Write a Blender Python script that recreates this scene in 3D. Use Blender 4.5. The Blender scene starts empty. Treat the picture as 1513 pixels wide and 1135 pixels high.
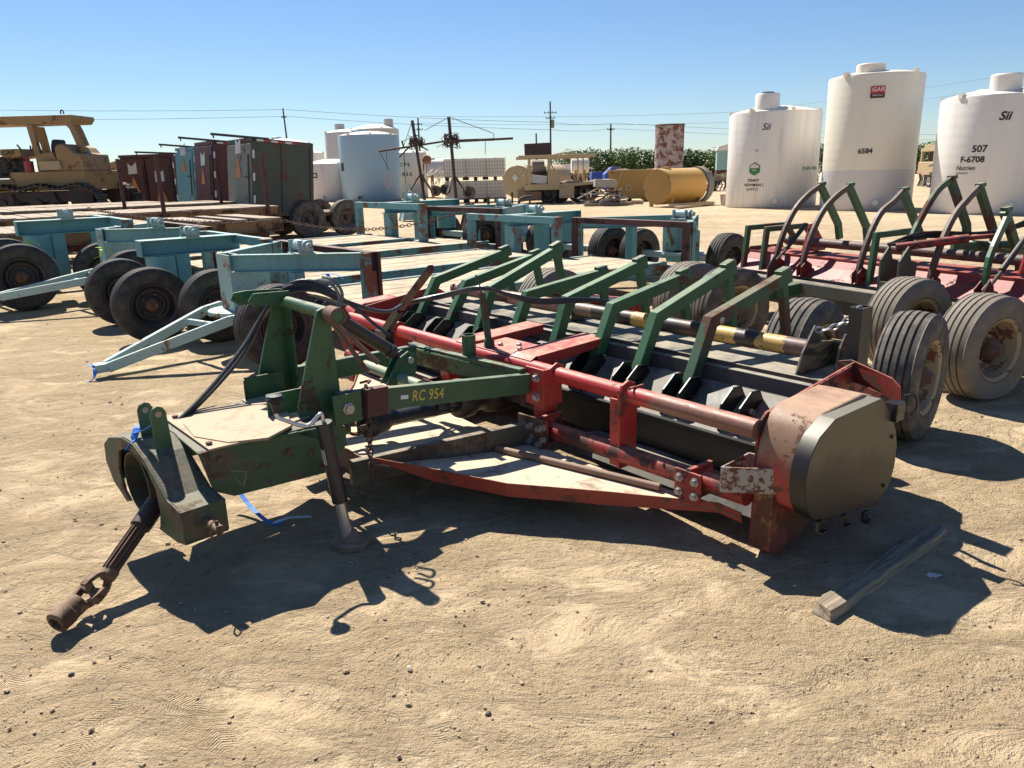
import bpy, bmesh, math, random
from mathutils import Vector as V, Matrix, noise
random.seed(7)
sc=bpy.context.scene; COL=sc.collection
R=math.radians
# ---------------------------------------------------------------- survey frame
H=1.6; FPX=1120.; TH=R(15.6); RO=R(1.55)
FW=V((0,math.cos(TH),-math.sin(TH))); U0=V((0,math.sin(TH),math.cos(TH))); R0=V((1,0,0))
UP=U0*math.cos(RO)+R0*math.sin(RO); RT=R0*math.cos(RO)-U0*math.sin(RO); EYE=V((0,0,H))
def S(u,v,D):
    r=FW+RT*(u-756.5)/FPX-UP*(v-567.5)/FPX
    return EYE+r*(D/r.y)
# yard frame: x=-s (s runs along the mower width), y=b (backwards), origin at the mower's near front corner
OX,OY=1.001,2.929; WX,WY=-.620,.7845
YAW=math.atan2(-WY,-WX)           # direction of local x
def yard(s,b): return (OX+s*WX+b*WY, OY+s*WY-b*WX)
# ---------------------------------------------------------------- materials
MATS={}
def nm(name):
    m=bpy.data.materials.new(name); m.use_nodes=True; nt=m.node_tree; nt.nodes.clear()
    o=nt.nodes.new('ShaderNodeOutputMaterial'); b=nt.nodes.new('ShaderNodeBsdfPrincipled'); nt.links.new(b.outputs[0],o.inputs[0])
    return m,nt,b
class N:
    def __init__(s,nt): s.nt=nt
    def n(s,t,**k):
        x=s.nt.nodes.new(t)
        for a,b in k.items(): setattr(x,a,b)
        return x
    def l(s,a,b): s.nt.links.new(a,b)
    def noise(s,vec,scale,detail=4,rough=.55,dist=0):
        x=s.n('ShaderNodeTexNoise'); x.inputs['Scale'].default_value=scale; x.inputs['Detail'].default_value=detail
        x.inputs['Roughness'].default_value=rough; x.inputs['Distortion'].default_value=dist
        if vec is not None: s.l(vec,x.inputs['Vector'])
        return x.outputs[0]
    def ramp(s,f,lo,hi,smooth=True):
        x=s.n('ShaderNodeMapRange'); x.interpolation_type='SMOOTHSTEP' if smooth else 'LINEAR'
        x.inputs[1].default_value=lo; x.inputs[2].default_value=hi; s.l(f,x.inputs[0]); return x.outputs[0]
    def mix(s,f,a,b):
        x=s.n('ShaderNodeMix',data_type='RGBA')
        for i,q in ((0,f),(6,a),(7,b)):
            if isinstance(q,(int,float)): x.inputs[i].default_value=q
            elif isinstance(q,tuple): x.inputs[i].default_value=(*q[:3],1)
            else: s.l(q,x.inputs[i])
        return x.outputs[2]
    def m(s,op,a,b=None,clamp=False):
        x=s.n('ShaderNodeMath',operation=op,use_clamp=clamp)
        for i,q in ((0,a),(1,b)):
            if q is None: continue
            if isinstance(q,(int,float)): x.inputs[i].default_value=q
            else: s.l(q,x.inputs[i])
        return x.outputs[0]
    def bump(s,h,strength,dist,bs,normal=None):
        x=s.n('ShaderNodeBump'); x.inputs['Strength'].default_value=strength; x.inputs['Distance'].default_value=dist
        s.l(h,x.inputs['Height'])
        if normal is not None: s.l(normal,x.inputs['Normal'])
        if bs is not None: s.l(x.outputs[0],bs.inputs['Normal'])
        return x.outputs[0]
    def obj(s): return s.n('ShaderNodeTexCoord').outputs['Object']
    def scaled(s,vec,v):
        x=s.n('ShaderNodeMapping'); x.inputs['Scale'].default_value=v; s.l(vec,x.inputs[0]); return x.outputs[0]
RUST=(.085,.032,.018); DIRT=(.40,.29,.185)
def paint(name,base,rust=.35,dust=.5,rough=.5,sc_=5,var=.25,metal=0,rustc=RUST,dustc=DIRT,bump=.15,streak=0,second=None,secamt=.5,chip=.5,grad=None):
    if name in MATS: return MATS[name]
    m,nt,b=nm(name); k=N(nt); co=k.obj()
    big=k.noise(co,sc_,6,.65,.4); fine=k.noise(co,sc_*9,5,.7)
    lum=k.noise(co,sc_*.6,3,.5)
    dark=tuple(c*(1-var) for c in base); lite=tuple(min(1,c*(1+var)+.01) for c in base)
    c=k.mix(lum,dark,lite)
    if second:
        s2=k.noise(co,sc_*.45,5,.7,.6); c=k.mix(k.ramp(s2,.62-secamt*.3,.66-secamt*.3),c,second)
    if grad:
        ax,a0,a1,gc=grad; sg=k.n('ShaderNodeSeparateXYZ'); k.l(co,sg.inputs[0]); gq=k.m('ADD',sg.outputs[ax],k.m('MULTIPLY',k.m('SUBTRACT',k.noise(co,sc_*2.2,6,.7,.4),.5),abs(a1-a0)*2.5))
        c=k.mix(k.ramp(gq,a0,a1),c,k.mix(fine,tuple(x*.75 for x in gc),tuple(x*1.2 for x in gc)))
    rr=k.m('ADD',k.m('MULTIPLY',big,.75),k.m('MULTIPLY',fine,.25))
    th=.72-rust*.36
    rm=k.ramp(rr,th,th+.03)
    rcol=k.mix(fine,tuple(x*.55 for x in rustc),tuple(x*1.9 for x in rustc))
    c=k.mix(rm,c,rcol)
    if chip>0:
        ch=k.ramp(k.noise(co,sc_*14,3,.6),.70-.06*chip,.72-.06*chip); c=k.mix(k.m('MULTIPLY',ch,.8),c,tuple(x*.7 for x in rustc))
    if streak>0:
        st=k.noise(k.scaled(co,(6,6,.5)),3,5,.65); c=k.mix(k.m('MULTIPLY',k.ramp(st,.5,.72),streak),c,rustc)
    # settled dirt on upward faces
    g=k.n('ShaderNodeNewGeometry'); sx=k.n('ShaderNodeSeparateXYZ'); k.l(g.outputs['Normal'],sx.inputs[0])
    up=k.ramp(sx.outputs[2],.5,.98)
    dn=k.ramp(k.noise(co,sc_*1.7,6,.7,.3),.25,.7)
    dm=k.m('MULTIPLY',k.m('MULTIPLY',up,dn),dust*1.3,True)
    film=k.m('MULTIPLY',k.ramp(k.noise(co,sc_*.9,5,.7),.35,.8),dust*.15)
    dm=k.m('MAXIMUM',dm,film)
    c=k.mix(dm,c,dustc)
    k.l(c,b.inputs['Base Color'])
    ro=k.m('ADD',k.m('MULTIPLY',rm,.3),k.m('MULTIPLY',dm,.4)); ro=k.m('ADD',ro,rough,True)
    k.l(ro,b.inputs['Roughness']); b.inputs['Metallic'].default_value=metal
    k.bump(k.m('ADD',rr,k.m('MULTIPLY',rm,-.25)),bump,.01,b)
    MATS[name]=m; return m
def plain(name,base,rough=.6,metal=0,var=.15,sc_=8,spec=None):
    if name in MATS: return MATS[name]
    m,nt,b=nm(name); k=N(nt); co=k.obj()
    f=k.noise(co,sc_,5,.6)
    k.l(k.mix(f,tuple(c*(1-var) for c in base),tuple(min(1,c*(1+var)) for c in base)),b.inputs['Base Color'])
    b.inputs['Roughness'].default_value=rough; b.inputs['Metallic'].default_value=metal
    k.bump(f,.08,.01,b); MATS[name]=m; return m
GREEN=paint('green_paint',(.022,.085,.035),.50,.62,.45,4,.3,rustc=(.05,.02,.014),dustc=(.27,.27,.18),bump=.12)
GREENC=paint('clean_green_paint',(.016,.088,.032),.42,.6,.4,5,.25,rustc=(.035,.02,.013),dustc=(.27,.26,.17),chip=1.3)
GREENARM=paint('worn_green_paint',(.028,.11,.042),.36,.75,.45,3,.3,rustc=(.07,.022,.014),dustc=(.22,.27,.17),bump=.1)
GREENRUST=paint('rusty_green_paint',(.024,.08,.034),.60,.75,.6,3.2,.3,rustc=(.08,.035,.022),dustc=(.25,.2,.14))
REDP=paint('red_paint',(.36,.013,.014),.42,.75,.42,5,.2,rustc=(.08,.02,.014),dustc=(.60,.30,.21),chip=1.1)
REDPIPE=paint('red_to_brown_pipe',(.38,.014,.014),.38,.55,.42,5,.2,rustc=(.09,.03,.016),dustc=(.62,.26,.18),chip=1.1,grad=(0,-.62,-.50,(.20,.095,.065)))
REDWORN=paint('worn_red_paint',(.24,.015,.014),.60,.5,.5,6,.3,rustc=(.035,.015,.014),dustc=(.5,.22,.14),chip=1.2)
REDTAN=paint('faded_red_cover',(.33,.03,.024),.48,.7,.5,4,.3,dustc=(.46,.29,.19),grad=(2,.40,.50,(.26,.155,.095)),chip=1)
ORED=paint('orange_red_paint',(.24,.026,.015),.56,.4,.5,6,.25,rustc=(.075,.03,.016),dustc=(.4,.25,.15))
BLACKH=paint('dusty_black_steel',(.017,.017,.022),.0,.95,.45,2.2,.2,dustc=(.33,.29,.215),bump=.06,chip=0)
BLACKP=plain('black_paint',(.012,.012,.014),.32,0,.3)
BLACKR=plain('black_rubber',(.016,.016,.017),.55,0,.35,20)
RUSTM=paint('rusty_steel',(.10,.05,.035),.5,.45,.75,6,.35,rustc=(.055,.025,.016),bump=.3)
BROWNP=paint('weathered_brown_pipe',(.17,.095,.065),.35,.35,.6,6,.3,rustc=(.07,.03,.02))
GREASE=paint('greasy_iron',(.035,.026,.02),.4,.35,.5,9,.4,rustc=(.07,.035,.02),dustc=(.2,.13,.08),bump=.3)
STEEL=plain('bright_steel',(.55,.56,.56),.35,.8,.15)
ZINC=plain('zinc_plate',(.42,.43,.43),.4,.7,.3,40)
TAN_=paint('tan_overspray',(.20,.165,.095),.15,.3,.5,3,.3,second=(.035,.033,.028),secamt=.55,dustc=(.3,.25,.16),chip=.1)
TEAL=paint('turquoise_paint',(.115,.315,.33),.38,.45,.5,2.6,.14,rustc=(.13,.06,.035),dustc=(.5,.46,.36),streak=.35,chip=.6)
TEALD=paint('worn_turquoise_paint',(.105,.265,.28),.55,.5,.55,3.2,.2,rustc=(.13,.06,.035),dustc=(.45,.38,.28),streak=.6,chip=1)
TEALW=paint('pale_turquoise_paint',(.30,.44,.43),.42,.4,.55,4,.15,rustc=(.16,.07,.035),dustc=(.5,.45,.36),chip=.8)
DKRED=paint('oxblood_steel',(.07,.016,.014),.5,.3,.6,4,.3,rustc=(.03,.012,.01))
BLUEP=plain('blue_ribbon',(.03,.22,.75),.6); YELR=plain('lime_ribbon',(.55,.85,.05),.6)
BOLT=plain('bolt_steel',(.38,.37,.36),.4,.6,.3,60)
# ---------------------------------------------------------------- mesh builder
class MB:
    def __init__(s,f=None): s.v=[]; s.f=[]; s.fn=f
    def add(s,vs,fs):
        o=len(s.v)
        for p in vs:
            p=V(p); s.v.append(s.fn(p) if s.fn else p)
        s.f+= [tuple(i+o for i in q) for q in fs]; return s
    def box(s,c,d,rot=None):
        c=V(c); vs=[]
        for i in range(8):
            p=V(((i&1)-.5,((i>>1)&1)-.5,((i>>2)&1)-.5)); p=V((p.x*d[0],p.y*d[1],p.z*d[2]))
            if rot: p=rot@p
            vs.append(c+p)
        return s.add(vs,[(0,1,3,2),(4,6,7,5),(0,4,5,1),(2,3,7,6),(0,2,6,4),(1,5,7,3)])
    def b2(s,a,b):
        a=V(a);b=V(b); return s.box((a+b)/2,(abs(b.x-a.x),abs(b.y-a.y),abs(b.z-a.z)))
    def sweep(s,path,w,h,side=None,up=(0,0,1)):
        P=[V(p) for p in path]; n=len(P); vs=[]; 
        for i in range(n):
            d0=(P[i]-P[i-1]).normalized() if i else (P[1]-P[0]).normalized()
            d1=(P[i+1]-P[i]).normalized() if i<n-1 else d0
            t=(d0+d1).normalized(); k=1/max(.35,math.sqrt((1+d0.dot(d1))/2))
            sd=V(side) if side else t.cross(V(up)).normalized()
            hv=sd.cross(t).normalized()
            ww=w[i] if isinstance(w,(list,tuple)) else w; hh=h[i] if isinstance(h,(list,tuple)) else h
            for a,b in ((-1,-1),(1,-1),(1,1),(-1,1)): vs.append(P[i]+sd*a*ww/2+hv*b*hh/2*k)
        fs=[(3,2,1,0)]
        for i in range(n-1):
            for j in range(4): a=i*4+j; c=i*4+(j+1)%4; fs.append((a,c,c+4,a+4))
        e=(n-1)*4; fs.append((e,e+1,e+2,e+3)); return s.add(vs,fs)
    def beam(s,p,q,w,h,side=None,up=(0,0,1)): return s.sweep([p,q],w,h,side,up)
    def ibeam(s,p,q,w,h,up=(0,0,1),t=.012):
        p=V(p);q=V(q);d=(q-p).normalized();u=V(up);sd=d.cross(u).normalized();hv=sd.cross(d)
        s.beam(p+hv*(h/2-t/2),q+hv*(h/2-t/2),w,t,sd); s.beam(p-hv*(h/2-t/2),q-hv*(h/2-t/2),w,t,sd); s.beam(p,q,t,h-2*t,sd); return s
    def tube(s,path,r,n=12,cap=True):
        P=[V(p) for p in path]; m=len(P); vs=[]; d=(P[1]-P[0]).normalized()
        a=V((0,0,1)) if abs(d.z)<.9 else V((1,0,0)); x=d.cross(a).normalized()
        for i in range(m):
            d0=(P[i]-P[i-1]).normalized() if i else (P[1]-P[0]).normalized()
            d1=(P[i+1]-P[i]).normalized() if i<m-1 else d0
            t=(d0+d1); t=t.normalized() if t.length>1e-6 else d0
            x=(x-t*x.dot(t)).normalized(); y=t.cross(x); rr=r[i] if isinstance(r,(list,tuple)) else r
            for j in range(n):
                an=2*math.pi*j/n; vs.append(P[i]+(x*math.cos(an)+y*math.sin(an))*rr)
        fs=[]
        for i in range(m-1):
            for j in range(n): a=i*n+j;c=i*n+(j+1)%n; fs.append((a,c,c+n,a+n))
        if cap: fs.append(tuple(range(n-1,-1,-1))); fs.append(tuple(range((m-1)*n,m*n)))
        return s.add(vs,fs)
    def lathe(s,prof,o=(0,0,0),axis=(0,0,1),n=32,closed=False,cap0=True):
        ax=V(axis).normalized(); a=V((0,0,1)) if abs(ax.z)<.9 else V((1,0,0)); x=ax.cross(a).normalized(); y=ax.cross(x); o=V(o); vs=[]; m=len(prof)
        for (r,h) in prof:
            for j in range(n):
                an=2*math.pi*j/n; vs.append(o+ax*h+(x*math.cos(an)+y*math.sin(an))*max(r,1e-4))
        fs=[]
        for i in range(m if closed else m-1):
            for j in range(n): a=i*n+j;c=i*n+(j+1)%n; i2=(i+1)%m; fs.append((a,c,i2*n+(j+1)%n,i2*n+j))
        if not closed:
            fs+=[tuple(range(n-1,-1,-1))] if cap0 else []; fs.append(tuple(range((m-1)*n,m*n)))
        return s.add(vs,fs)
    def prism(s,poly,ext):
        e=V(ext); P=[V(p)-e/2 for p in poly]; n=len(P); vs=P+[p+e for p in P]
        fs=[tuple(range(n-1,-1,-1)),tuple(range(n,2*n))]+[(i,(i+1)%n,(i+1)%n+n,i+n) for i in range(n)]
        return s.add(vs,fs)
    def ps(s,bz,s0,s1):   # polygon in (b,z) between s0 and s1
        return s.prism([((s0+s1)/2,b,z) for b,z in bz],(s1-s0,0,0))
    def build(s,name,mat,parent=None,bevel=0,smooth=False,loc=None,seg=2,ang=38):
        me=bpy.data.meshes.new(name); me.from_pydata(s.v,[],s.f); me.update()
        bm=bmesh.new(); bm.from_mesh(me); bmesh.ops.recalc_face_normals(bm,faces=bm.faces); bm.to_mesh(me); bm.free()
        if smooth:
            me.shade_smooth(); me.set_sharp_from_angle(angle=R(ang))
        me.materials.append(mat); o=bpy.data.objects.new(name,me); COL.objects.link(o)
        if parent: o.parent=parent
        if loc: o.location=loc
        if bevel:
            md=o.modifiers.new('bevel','BEVEL'); md.width=bevel; md.segments=seg; md.limit_method='ANGLE'; md.angle_limit=R(40); md.harden_normals=False
        return o
def thing(name,label,cat,loc=(0,0,0),rz=0,group=None):
    o=bpy.data.objects.new(name,None); COL.objects.link(o); o.location=loc; o.rotation_euler=(0,0,rz); o.empty_display_size=.2
    o['label']=label; o['category']=cat
    if group: o['group']=group
    return o
def tag(o,label,cat,group=None,kind=None):
    if label: o['label']=label
    if cat: o['category']=cat
    if group: o['group']=group
    if kind: o['kind']=kind
    return o
def copy_tree(o,parent=None):
    c=o.copy(); COL.objects.link(c)
    c.parent=parent
    for ch in list(o.children): copy_tree(ch,c)
    return c
def text(name,s,size,mat,parent,place,bold=0,shear=0,align='CENTER',spacing=1):
    cu=bpy.data.curves.new(name,'FONT'); cu.body=s; cu.size=size; cu.align_x=align; cu.align_y='CENTER'; cu.offset=bold; cu.shear=shear; cu.space_character=spacing; cu.resolution_u=3
    to=bpy.data.objects.new('tmp',cu); COL.objects.link(to); dg=bpy.context.evaluated_depsgraph_get(); me=bpy.data.meshes.new_from_object(to.evaluated_get(dg)); bpy.data.objects.remove(to)
    for v in me.vertices: v.co=V(place(v.co.x,v.co.y))
    me.name=name; me.materials.clear(); me.materials.append(mat); o=bpy.data.objects.new(name,me); COL.objects.link(o); o.parent=parent
    return o
def catenary(p,q,sag,n=14):
    p=V(p);q=V(q); return [p.lerp(q,i/n)-V((0,0,sag*4*(i/n)*(1-i/n))) for i in range(n+1)]
def spline(P,n=6):
    P=[V(p) for p in P]; out=[]
    Q=[P[0]*2-P[1]]+P+[P[-1]*2-P[-2]]
    for i in range(1,len(Q)-2):
        for k in range(n):
            t=k/n; a,b,c,d=Q[i-1],Q[i],Q[i+1],Q[i+2]
            out.append(.5*((2*b)+(c-a)*t+(2*a-5*b+4*c-d)*t*t+(-a+3*b-3*c+d)*t**3))
    out.append(P[-1]); return out
def chain(mb,path,link=.04,r=.005,w=.022):
    P=[V(p) for p in path]; L=[0]
    for i in range(1,len(P)): L.append(L[-1]+(P[i]-P[i-1]).length)
    n=int(L[-1]/(link*.72)); 
    for k in range(n):
        d=(k+.5)/n*L[-1]; i=1
        while i<len(L)-1 and L[i]<d: i+=1
        t=(d-L[i-1])/max(1e-6,L[i]-L[i-1]); c=P[i-1].lerp(P[i],t); ax=(P[i]-P[i-1]).normalized()
        a=V((0,0,1)) if abs(ax.z)<.9 else V((1,0,0)); x=ax.cross(a).normalized(); y=ax.cross(x)
        sd=x if k%2 else y; ring=[]
        for j in range(10):
            an=2*math.pi*j/10; ring.append(c+ax*math.cos(an)*link/2+sd*math.sin(an)*w/2)
        ring.append(ring[0]); mb.tube(ring,r,6,False)
# tyres (axis along local x)
TYRE=None
def tyre_mat(name,c,dust):
    m,nt,b=nm(name); k=N(nt); co=k.obj(); f=k.noise(co,9,6,.7); f2=k.noise(co,60,3,.6)
    k.l(k.mix(k.m('MULTIPLY',k.ramp(f,.3,.8),dust),tuple(x*.8 for x in c),(.27,.215,.155)),b.inputs['Base Color'])
    b.inputs['Roughness'].default_value=.75; k.bump(f2,.1,.003,b); return m
TYD=tyre_mat('dark_tyre_rubber',(.02,.021,.024),.28); TYG=tyre_mat('grey_tyre_rubber',(.19,.165,.13),.8); TYM=tyre_mat('dusty_tyre_rubber',(.05,.048,.047),.75)
RIMC=paint('cream_rim',(.34,.26,.155),.52,.4,.6,7,.3,rustc=(.12,.05,.025)); RIMD=paint('dark_rim',(.02,.02,.025),.35,.3,.5,8,.3); RIMW=paint('white_rim',(.5,.5,.46),.35,.4,.6,7,.2)
HUBR=paint('rusty_hub',(.14,.07,.04),.5,.3,.6,12,.3,rustc=(.10,.04,.02))
def wheel(parent,p,d=.76,w=.27,mat=None,rim=None,ribs=5,flat=0,rr=.212,name='wheel',rz=0,rimside=1):
    rr=rr*d/.76; ro=d/2; t=MB(); prof=[]
    hw=w/2; tw=hw*.80
    prof+=[(rr,-hw*.72),(rr+.02,-hw*.93),(ro*.80,-hw*1.0),(ro*.93,-hw*.93),(ro*.975,-tw)]
    for i in range(ribs):
        a=-tw+2*tw*i/ribs; b=-tw+2*tw*(i+1)/ribs; g=.007
        def zz(x): return ro-.016*(x/tw)**2
        prof+=[(zz(a+g),a+g),(zz(b-g),b-g)]
        if i<ribs-1: prof+=[(zz(b)-.013,b-g*.7),(zz(b)-.013,b+g*.7)]
    prof+=[(ro*.975,tw),(ro*.93,hw*.93),(ro*.80,hw),(rr+.02,hw*.93),(rr,hw*.72),(rr-.02,hw*.4),(rr-.02,-hw*.4)]
    t.lathe(prof,(0,0,0),(1,0,0),44,True)
    if flat:
        zf=-ro+flat
        for i,v in enumerate(t.v):
            if v.z<zf: 
                k=(zf-v.z); v.z=zf+ .12*( -k); v.x*=1+k*3.2/ max(.05,ro)*.8
            elif v.z<zf+.1: v.x*=1+.10*(1-(v.z-zf)/.1)
    o=t.build(name,mat or TYM,parent,0,True); o.location=p; o.rotation_euler=(0,0,rz)
    h=hw*.5
    r=MB(); sg=rimside
    r.lathe([(rr+.004,-hw*.85),(rr+.012,-hw*.9),(rr-.012,-hw*.8),(rr-.03,-hw*.3),(rr*.78,hw*.25),(rr*.62,hw*.10),(rr*.42,hw*.06),(rr*.40,hw*.0),(.0,hw*.0)],(0,0,0),(-sg,0,0),32,False,False)
    r.lathe([(rr+.006,hw*.85),(rr+.012,hw*.9),(rr-.012,hw*.8),(rr-.03,hw*.3),(rr*.8,-hw*.05),(rr*.7,hw*.0),(rr*.45,hw*.05),(0,hw*.08)],(0,0,0),(-sg,0,0),32,False,False)
    for q_ in (.86,.62): r.lathe([(rr*q_,hw*.02),(rr*(q_+.03),hw*.20),(rr*(q_+.06),hw*.02)],(0,0,0),(sg,0,0),32,True)
    ri=r.build('rim',rim or RIMD,o,0,True)
    hb=MB(); hb.lathe([(rr*.70,hw*.02),(rr*.72,hw*.10),(rr*.66,hw*.12),(rr*.64,hw*.02)],(0,0,0),(sg,0,0),28,True); hb.lathe([(.075,-.0),(.07,hw*.55),(.05,hw*.75),(.035,hw*.95),(.03,hw*1.0),(0,hw*1.0)],(0,0,0),(sg,0,0),16)
    for k in range(5):
        a=2*math.pi*k/5; hb.tube([(sg*hw*.0,.105*math.cos(a),.105*math.sin(a)),(sg*hw*.45,.105*math.cos(a),.105*math.sin(a))],.011,6)
    hb.build('hub',HUBR if (rim or RIMD) is RIMD else RUSTM,o,0,True)
    return o
# ================================================================ MAIN MOWER
def mir(p): return V((-p.x,p.y,p.z))
def mm(): return MB(mir)
mow=thing('flail_mower','large foreground flail mower, green hitch, red pipes, row of green bent arms over black hood','flail mower',(OX,OY,0),YAW,'flail mowers')
FAR=3.58
# pipes
mm().tube([(-.0,0,.56),(FAR,0,.56)],.042,24).build('upper_pipe',REDPIPE,mow,0,True)
mm().tube([(-.0,-.04,.28),(1.3,-.04,.255)],.045,24).build('lower_pipe',REDWORN,mow,0,True)
mm().tube([(2.26,-.04,.255),(FAR,-.04,.28)],.045,24).build('lower_pipe',REDWORN,mow,0,True)
for s in (.72,2.86):
    u=mm(); u.ps([(-.062,.19),(.062,.19),(.062,.57),(.045,.61),(0,.628),(-.045,.61),(-.062,.57)],s-.008,s+.008)
    u.b2((s+.008,-.06,.2),(s+.06,-.05,.54)); u.build('upright_plate',REDP,mow,.003)
# lower pipe clamp + centre uprights
for s in (.25,1.24,2.32):
    c=mm(); c.b2((s-.012,-.12,.19),(s+.012,.04,.345)); c.b2((s-.07,-.125,.195),(s+.07,-.113,.335)); cl=c.build('pipe_clamp',REDWORN,mow,.003)
    for ds in (-.042,.042):
        for z in (.232,.298):
            mm().lathe([(.021,0),(.021,.005),(.015,.006),(.015,.018),(0,.018)],(s+ds,-.125,z),(0,-1,0),6).build('bolt',BOLT,cl,0)
c=mm(); c.b2((1.22,-.10,.395),(1.37,-.086,.60)); c.b2((1.22,-.086,.40),(1.234,.03,.60)); c.ps([(-.05,.50),(-.05,.60),(.0,.625),(.05,.60),(.05,.50)],1.222,1.236)
hp=c.build('hitch_plate',REDP,mow,.003)
for z in (.445,.55): mm().lathe([(.026,0),(.026,.005),(.018,.006),(.018,.02),(.014,.024),(0,.024)],(1.275,-.10,z),(0,-1,0),6).build('bolt',BOLT,hp)
for s in (1.32,2.24):
    u=mm(); u.b2((s-.045,-.05,.16),(s+.045,.04,.515)); u.build('centre_upright',REDP,mow,.004)
# ---------------- hood
TOPZ=.615
def hood_sec(off=0): return [(.30,.345),(.565,.535),(.575,TOPZ-.006),(.59,TOPZ),(1.02,TOPZ),(1.10,.58),(1.16,.42),(1.14,.20),(1.12,.20),(1.14,.42),(1.08,.565),(1.01,.598),(.60,.598),(.585,.53),(.32,.335)]
h=mm(); h.ps(hood_sec(),.02,FAR-.02); hood=h.build('hood',BLACKH,mow,.003)
h=mm(); h.ps([(.27,.37),(.30,.37),(.33,.34),(.335,.16),(.315,.16),(.31,.325)],.03,FAR-.03); h.build('front_curtain',BLACKR,mow)
for q0,q1 in ((.02,1.22),(2.34,FAR-.02)):
    h=mm(); h.ps([(.06,.13),(.12,.195),(.31,.175),(.31,.165),(.125,.183),(.07,.125)],q0,q1); h.build('lower_lip',BLACKH,mow)
h=mm(); h.tube([(.03,.55,.28),(FAR-.03,.55,.28)],.09,18); h.build('rotor',GREASE,mow,0,True)
h=mm(); h.b2((.02,.60,TOPZ+.002),(FAR-.02,.615,TOPZ+.02)); 
for s in (.02,FAR-.03): h.ps([(.28,.37),(.55,.6),(.60,.62),(1.02,.62),(1.12,.42),(1.1,.15),(.3,.15)],s,s+.01)
h.build('hood_rib',BLACKH,mow)
# red straps from pipe to hood
for s0,s1 in ((1.42,1.60),(1.98,2.14)):
    h=mm(); h.prism([((s0+s1)/2,b,z) for b,z in ((-.02,.603),(.02,.622),(.56,.648),(.56,.641),(.02,.615),(-.02,.596))],(s1-s0,0,0))
    h.prism([(s0,b,z) for b,z in ((.03,.622),(.56,.647),(.56,.60),(.03,.555))],(.008,0,0)); h.prism([(s1,b,z) for b,z in ((.03,.622),(.56,.647),(.56,.60),(.03,.555))],(.008,0,0))
    h.build('hood_strap',REDP,mow,.002)
h=mm(); h.ps([(-.02,.604),(.24,.614),(.24,.606),(-.02,.596)],1.60,1.98); h.build('centre_cover',REDP,mow,.002)
for s,b in ((1.66,.1),(1.74,.16),(1.83,.09)): mm().lathe([(.018,0),(.018,.012),(.012,.016),(0,.016)],(s,b,.61),(0,0,1),6).build('cover_bolt',BOLT,mow)
# ---------------- bent arms
ARMS=[(.74,.60,.43,.645,.82,1.35,.99,1),(1.10,.46,.43,.64,.80,1.33,1.01,0),(1.44,.46,.44,.64,.81,1.33,.93,0),(1.79,.46,.46,.60,.82,1.31,.99,0),(2.23,.46,.42,.64,.80,1.39,.88,0),(2.58,.46,.48,.60,.81,1.27,1.05,0),(3.01,.46,.42,.69,.80,1.43,.95,0),(3.41,.46,.43,.68,.79,1.43,.96,0)]
BANDS=[]
for i,(s,_,bz,bb,bzz,tb,tz,worn) in enumerate(ARMS):
    a=mm(); a.sweep([(s,.455,bz-.005),(s,bb,bzz),(s,tb,tz)],.060,.070,(1,0,0))
    mat=GREENRUST if worn else GREENARM
    ao=a.build('bent_arm',mat,mow,.004)
    t=mm(); d=(V((s,tb,tz))-V((s,bb,bzz))).normalized(); n=V((0,-d.z,d.y)); p=V((s,tb,tz))-d*.05+n*.042; t.sweep([p-d*.045,p+d*.045],.05,.028,(1,0,0)); t.build('arm_stop',GREENC,ao,.003)
    t=mm(); q=V((s,tb,tz))-d*.06; t.sweep([q-n*.02,V((s+.004,q.y+.10,q.z-.40))],.04,.055,(1,0,0)); t.build('arm_strut',GREENARM if not worn else GREENRUST,ao,.003)
    if worn or i in(3,): 
        mm().lathe([(.02,0),(.02,.008),(0,.012)],(s-.024,bb+.06,bzz-.0),(-1,0,0),10).build('arm_bolt',BOLT,ao)
for i,s in enumerate([.38]+[a[0] for a in ARMS]+[3.78][:0]):
    for ds in (-.052,.052):
        a=mm(); a.ps([(.33,.365),(.53,.51),(.50,.56),(.43,.565),(.345,.50),(.315,.42)],s+ds-.005,s+ds+.005); k=a.build('arm_bracket',BLACKP,mow,.0015)
        if ds<0: mm().lathe([(.016,0),(.016,.01),(.011,.012),(.011,.022),(0,.022)],(s+ds-.005,.425,.47),(-1,0,0),6).build('bracket_bolt',STEEL if i==0 else BLACKP,k)
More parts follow.
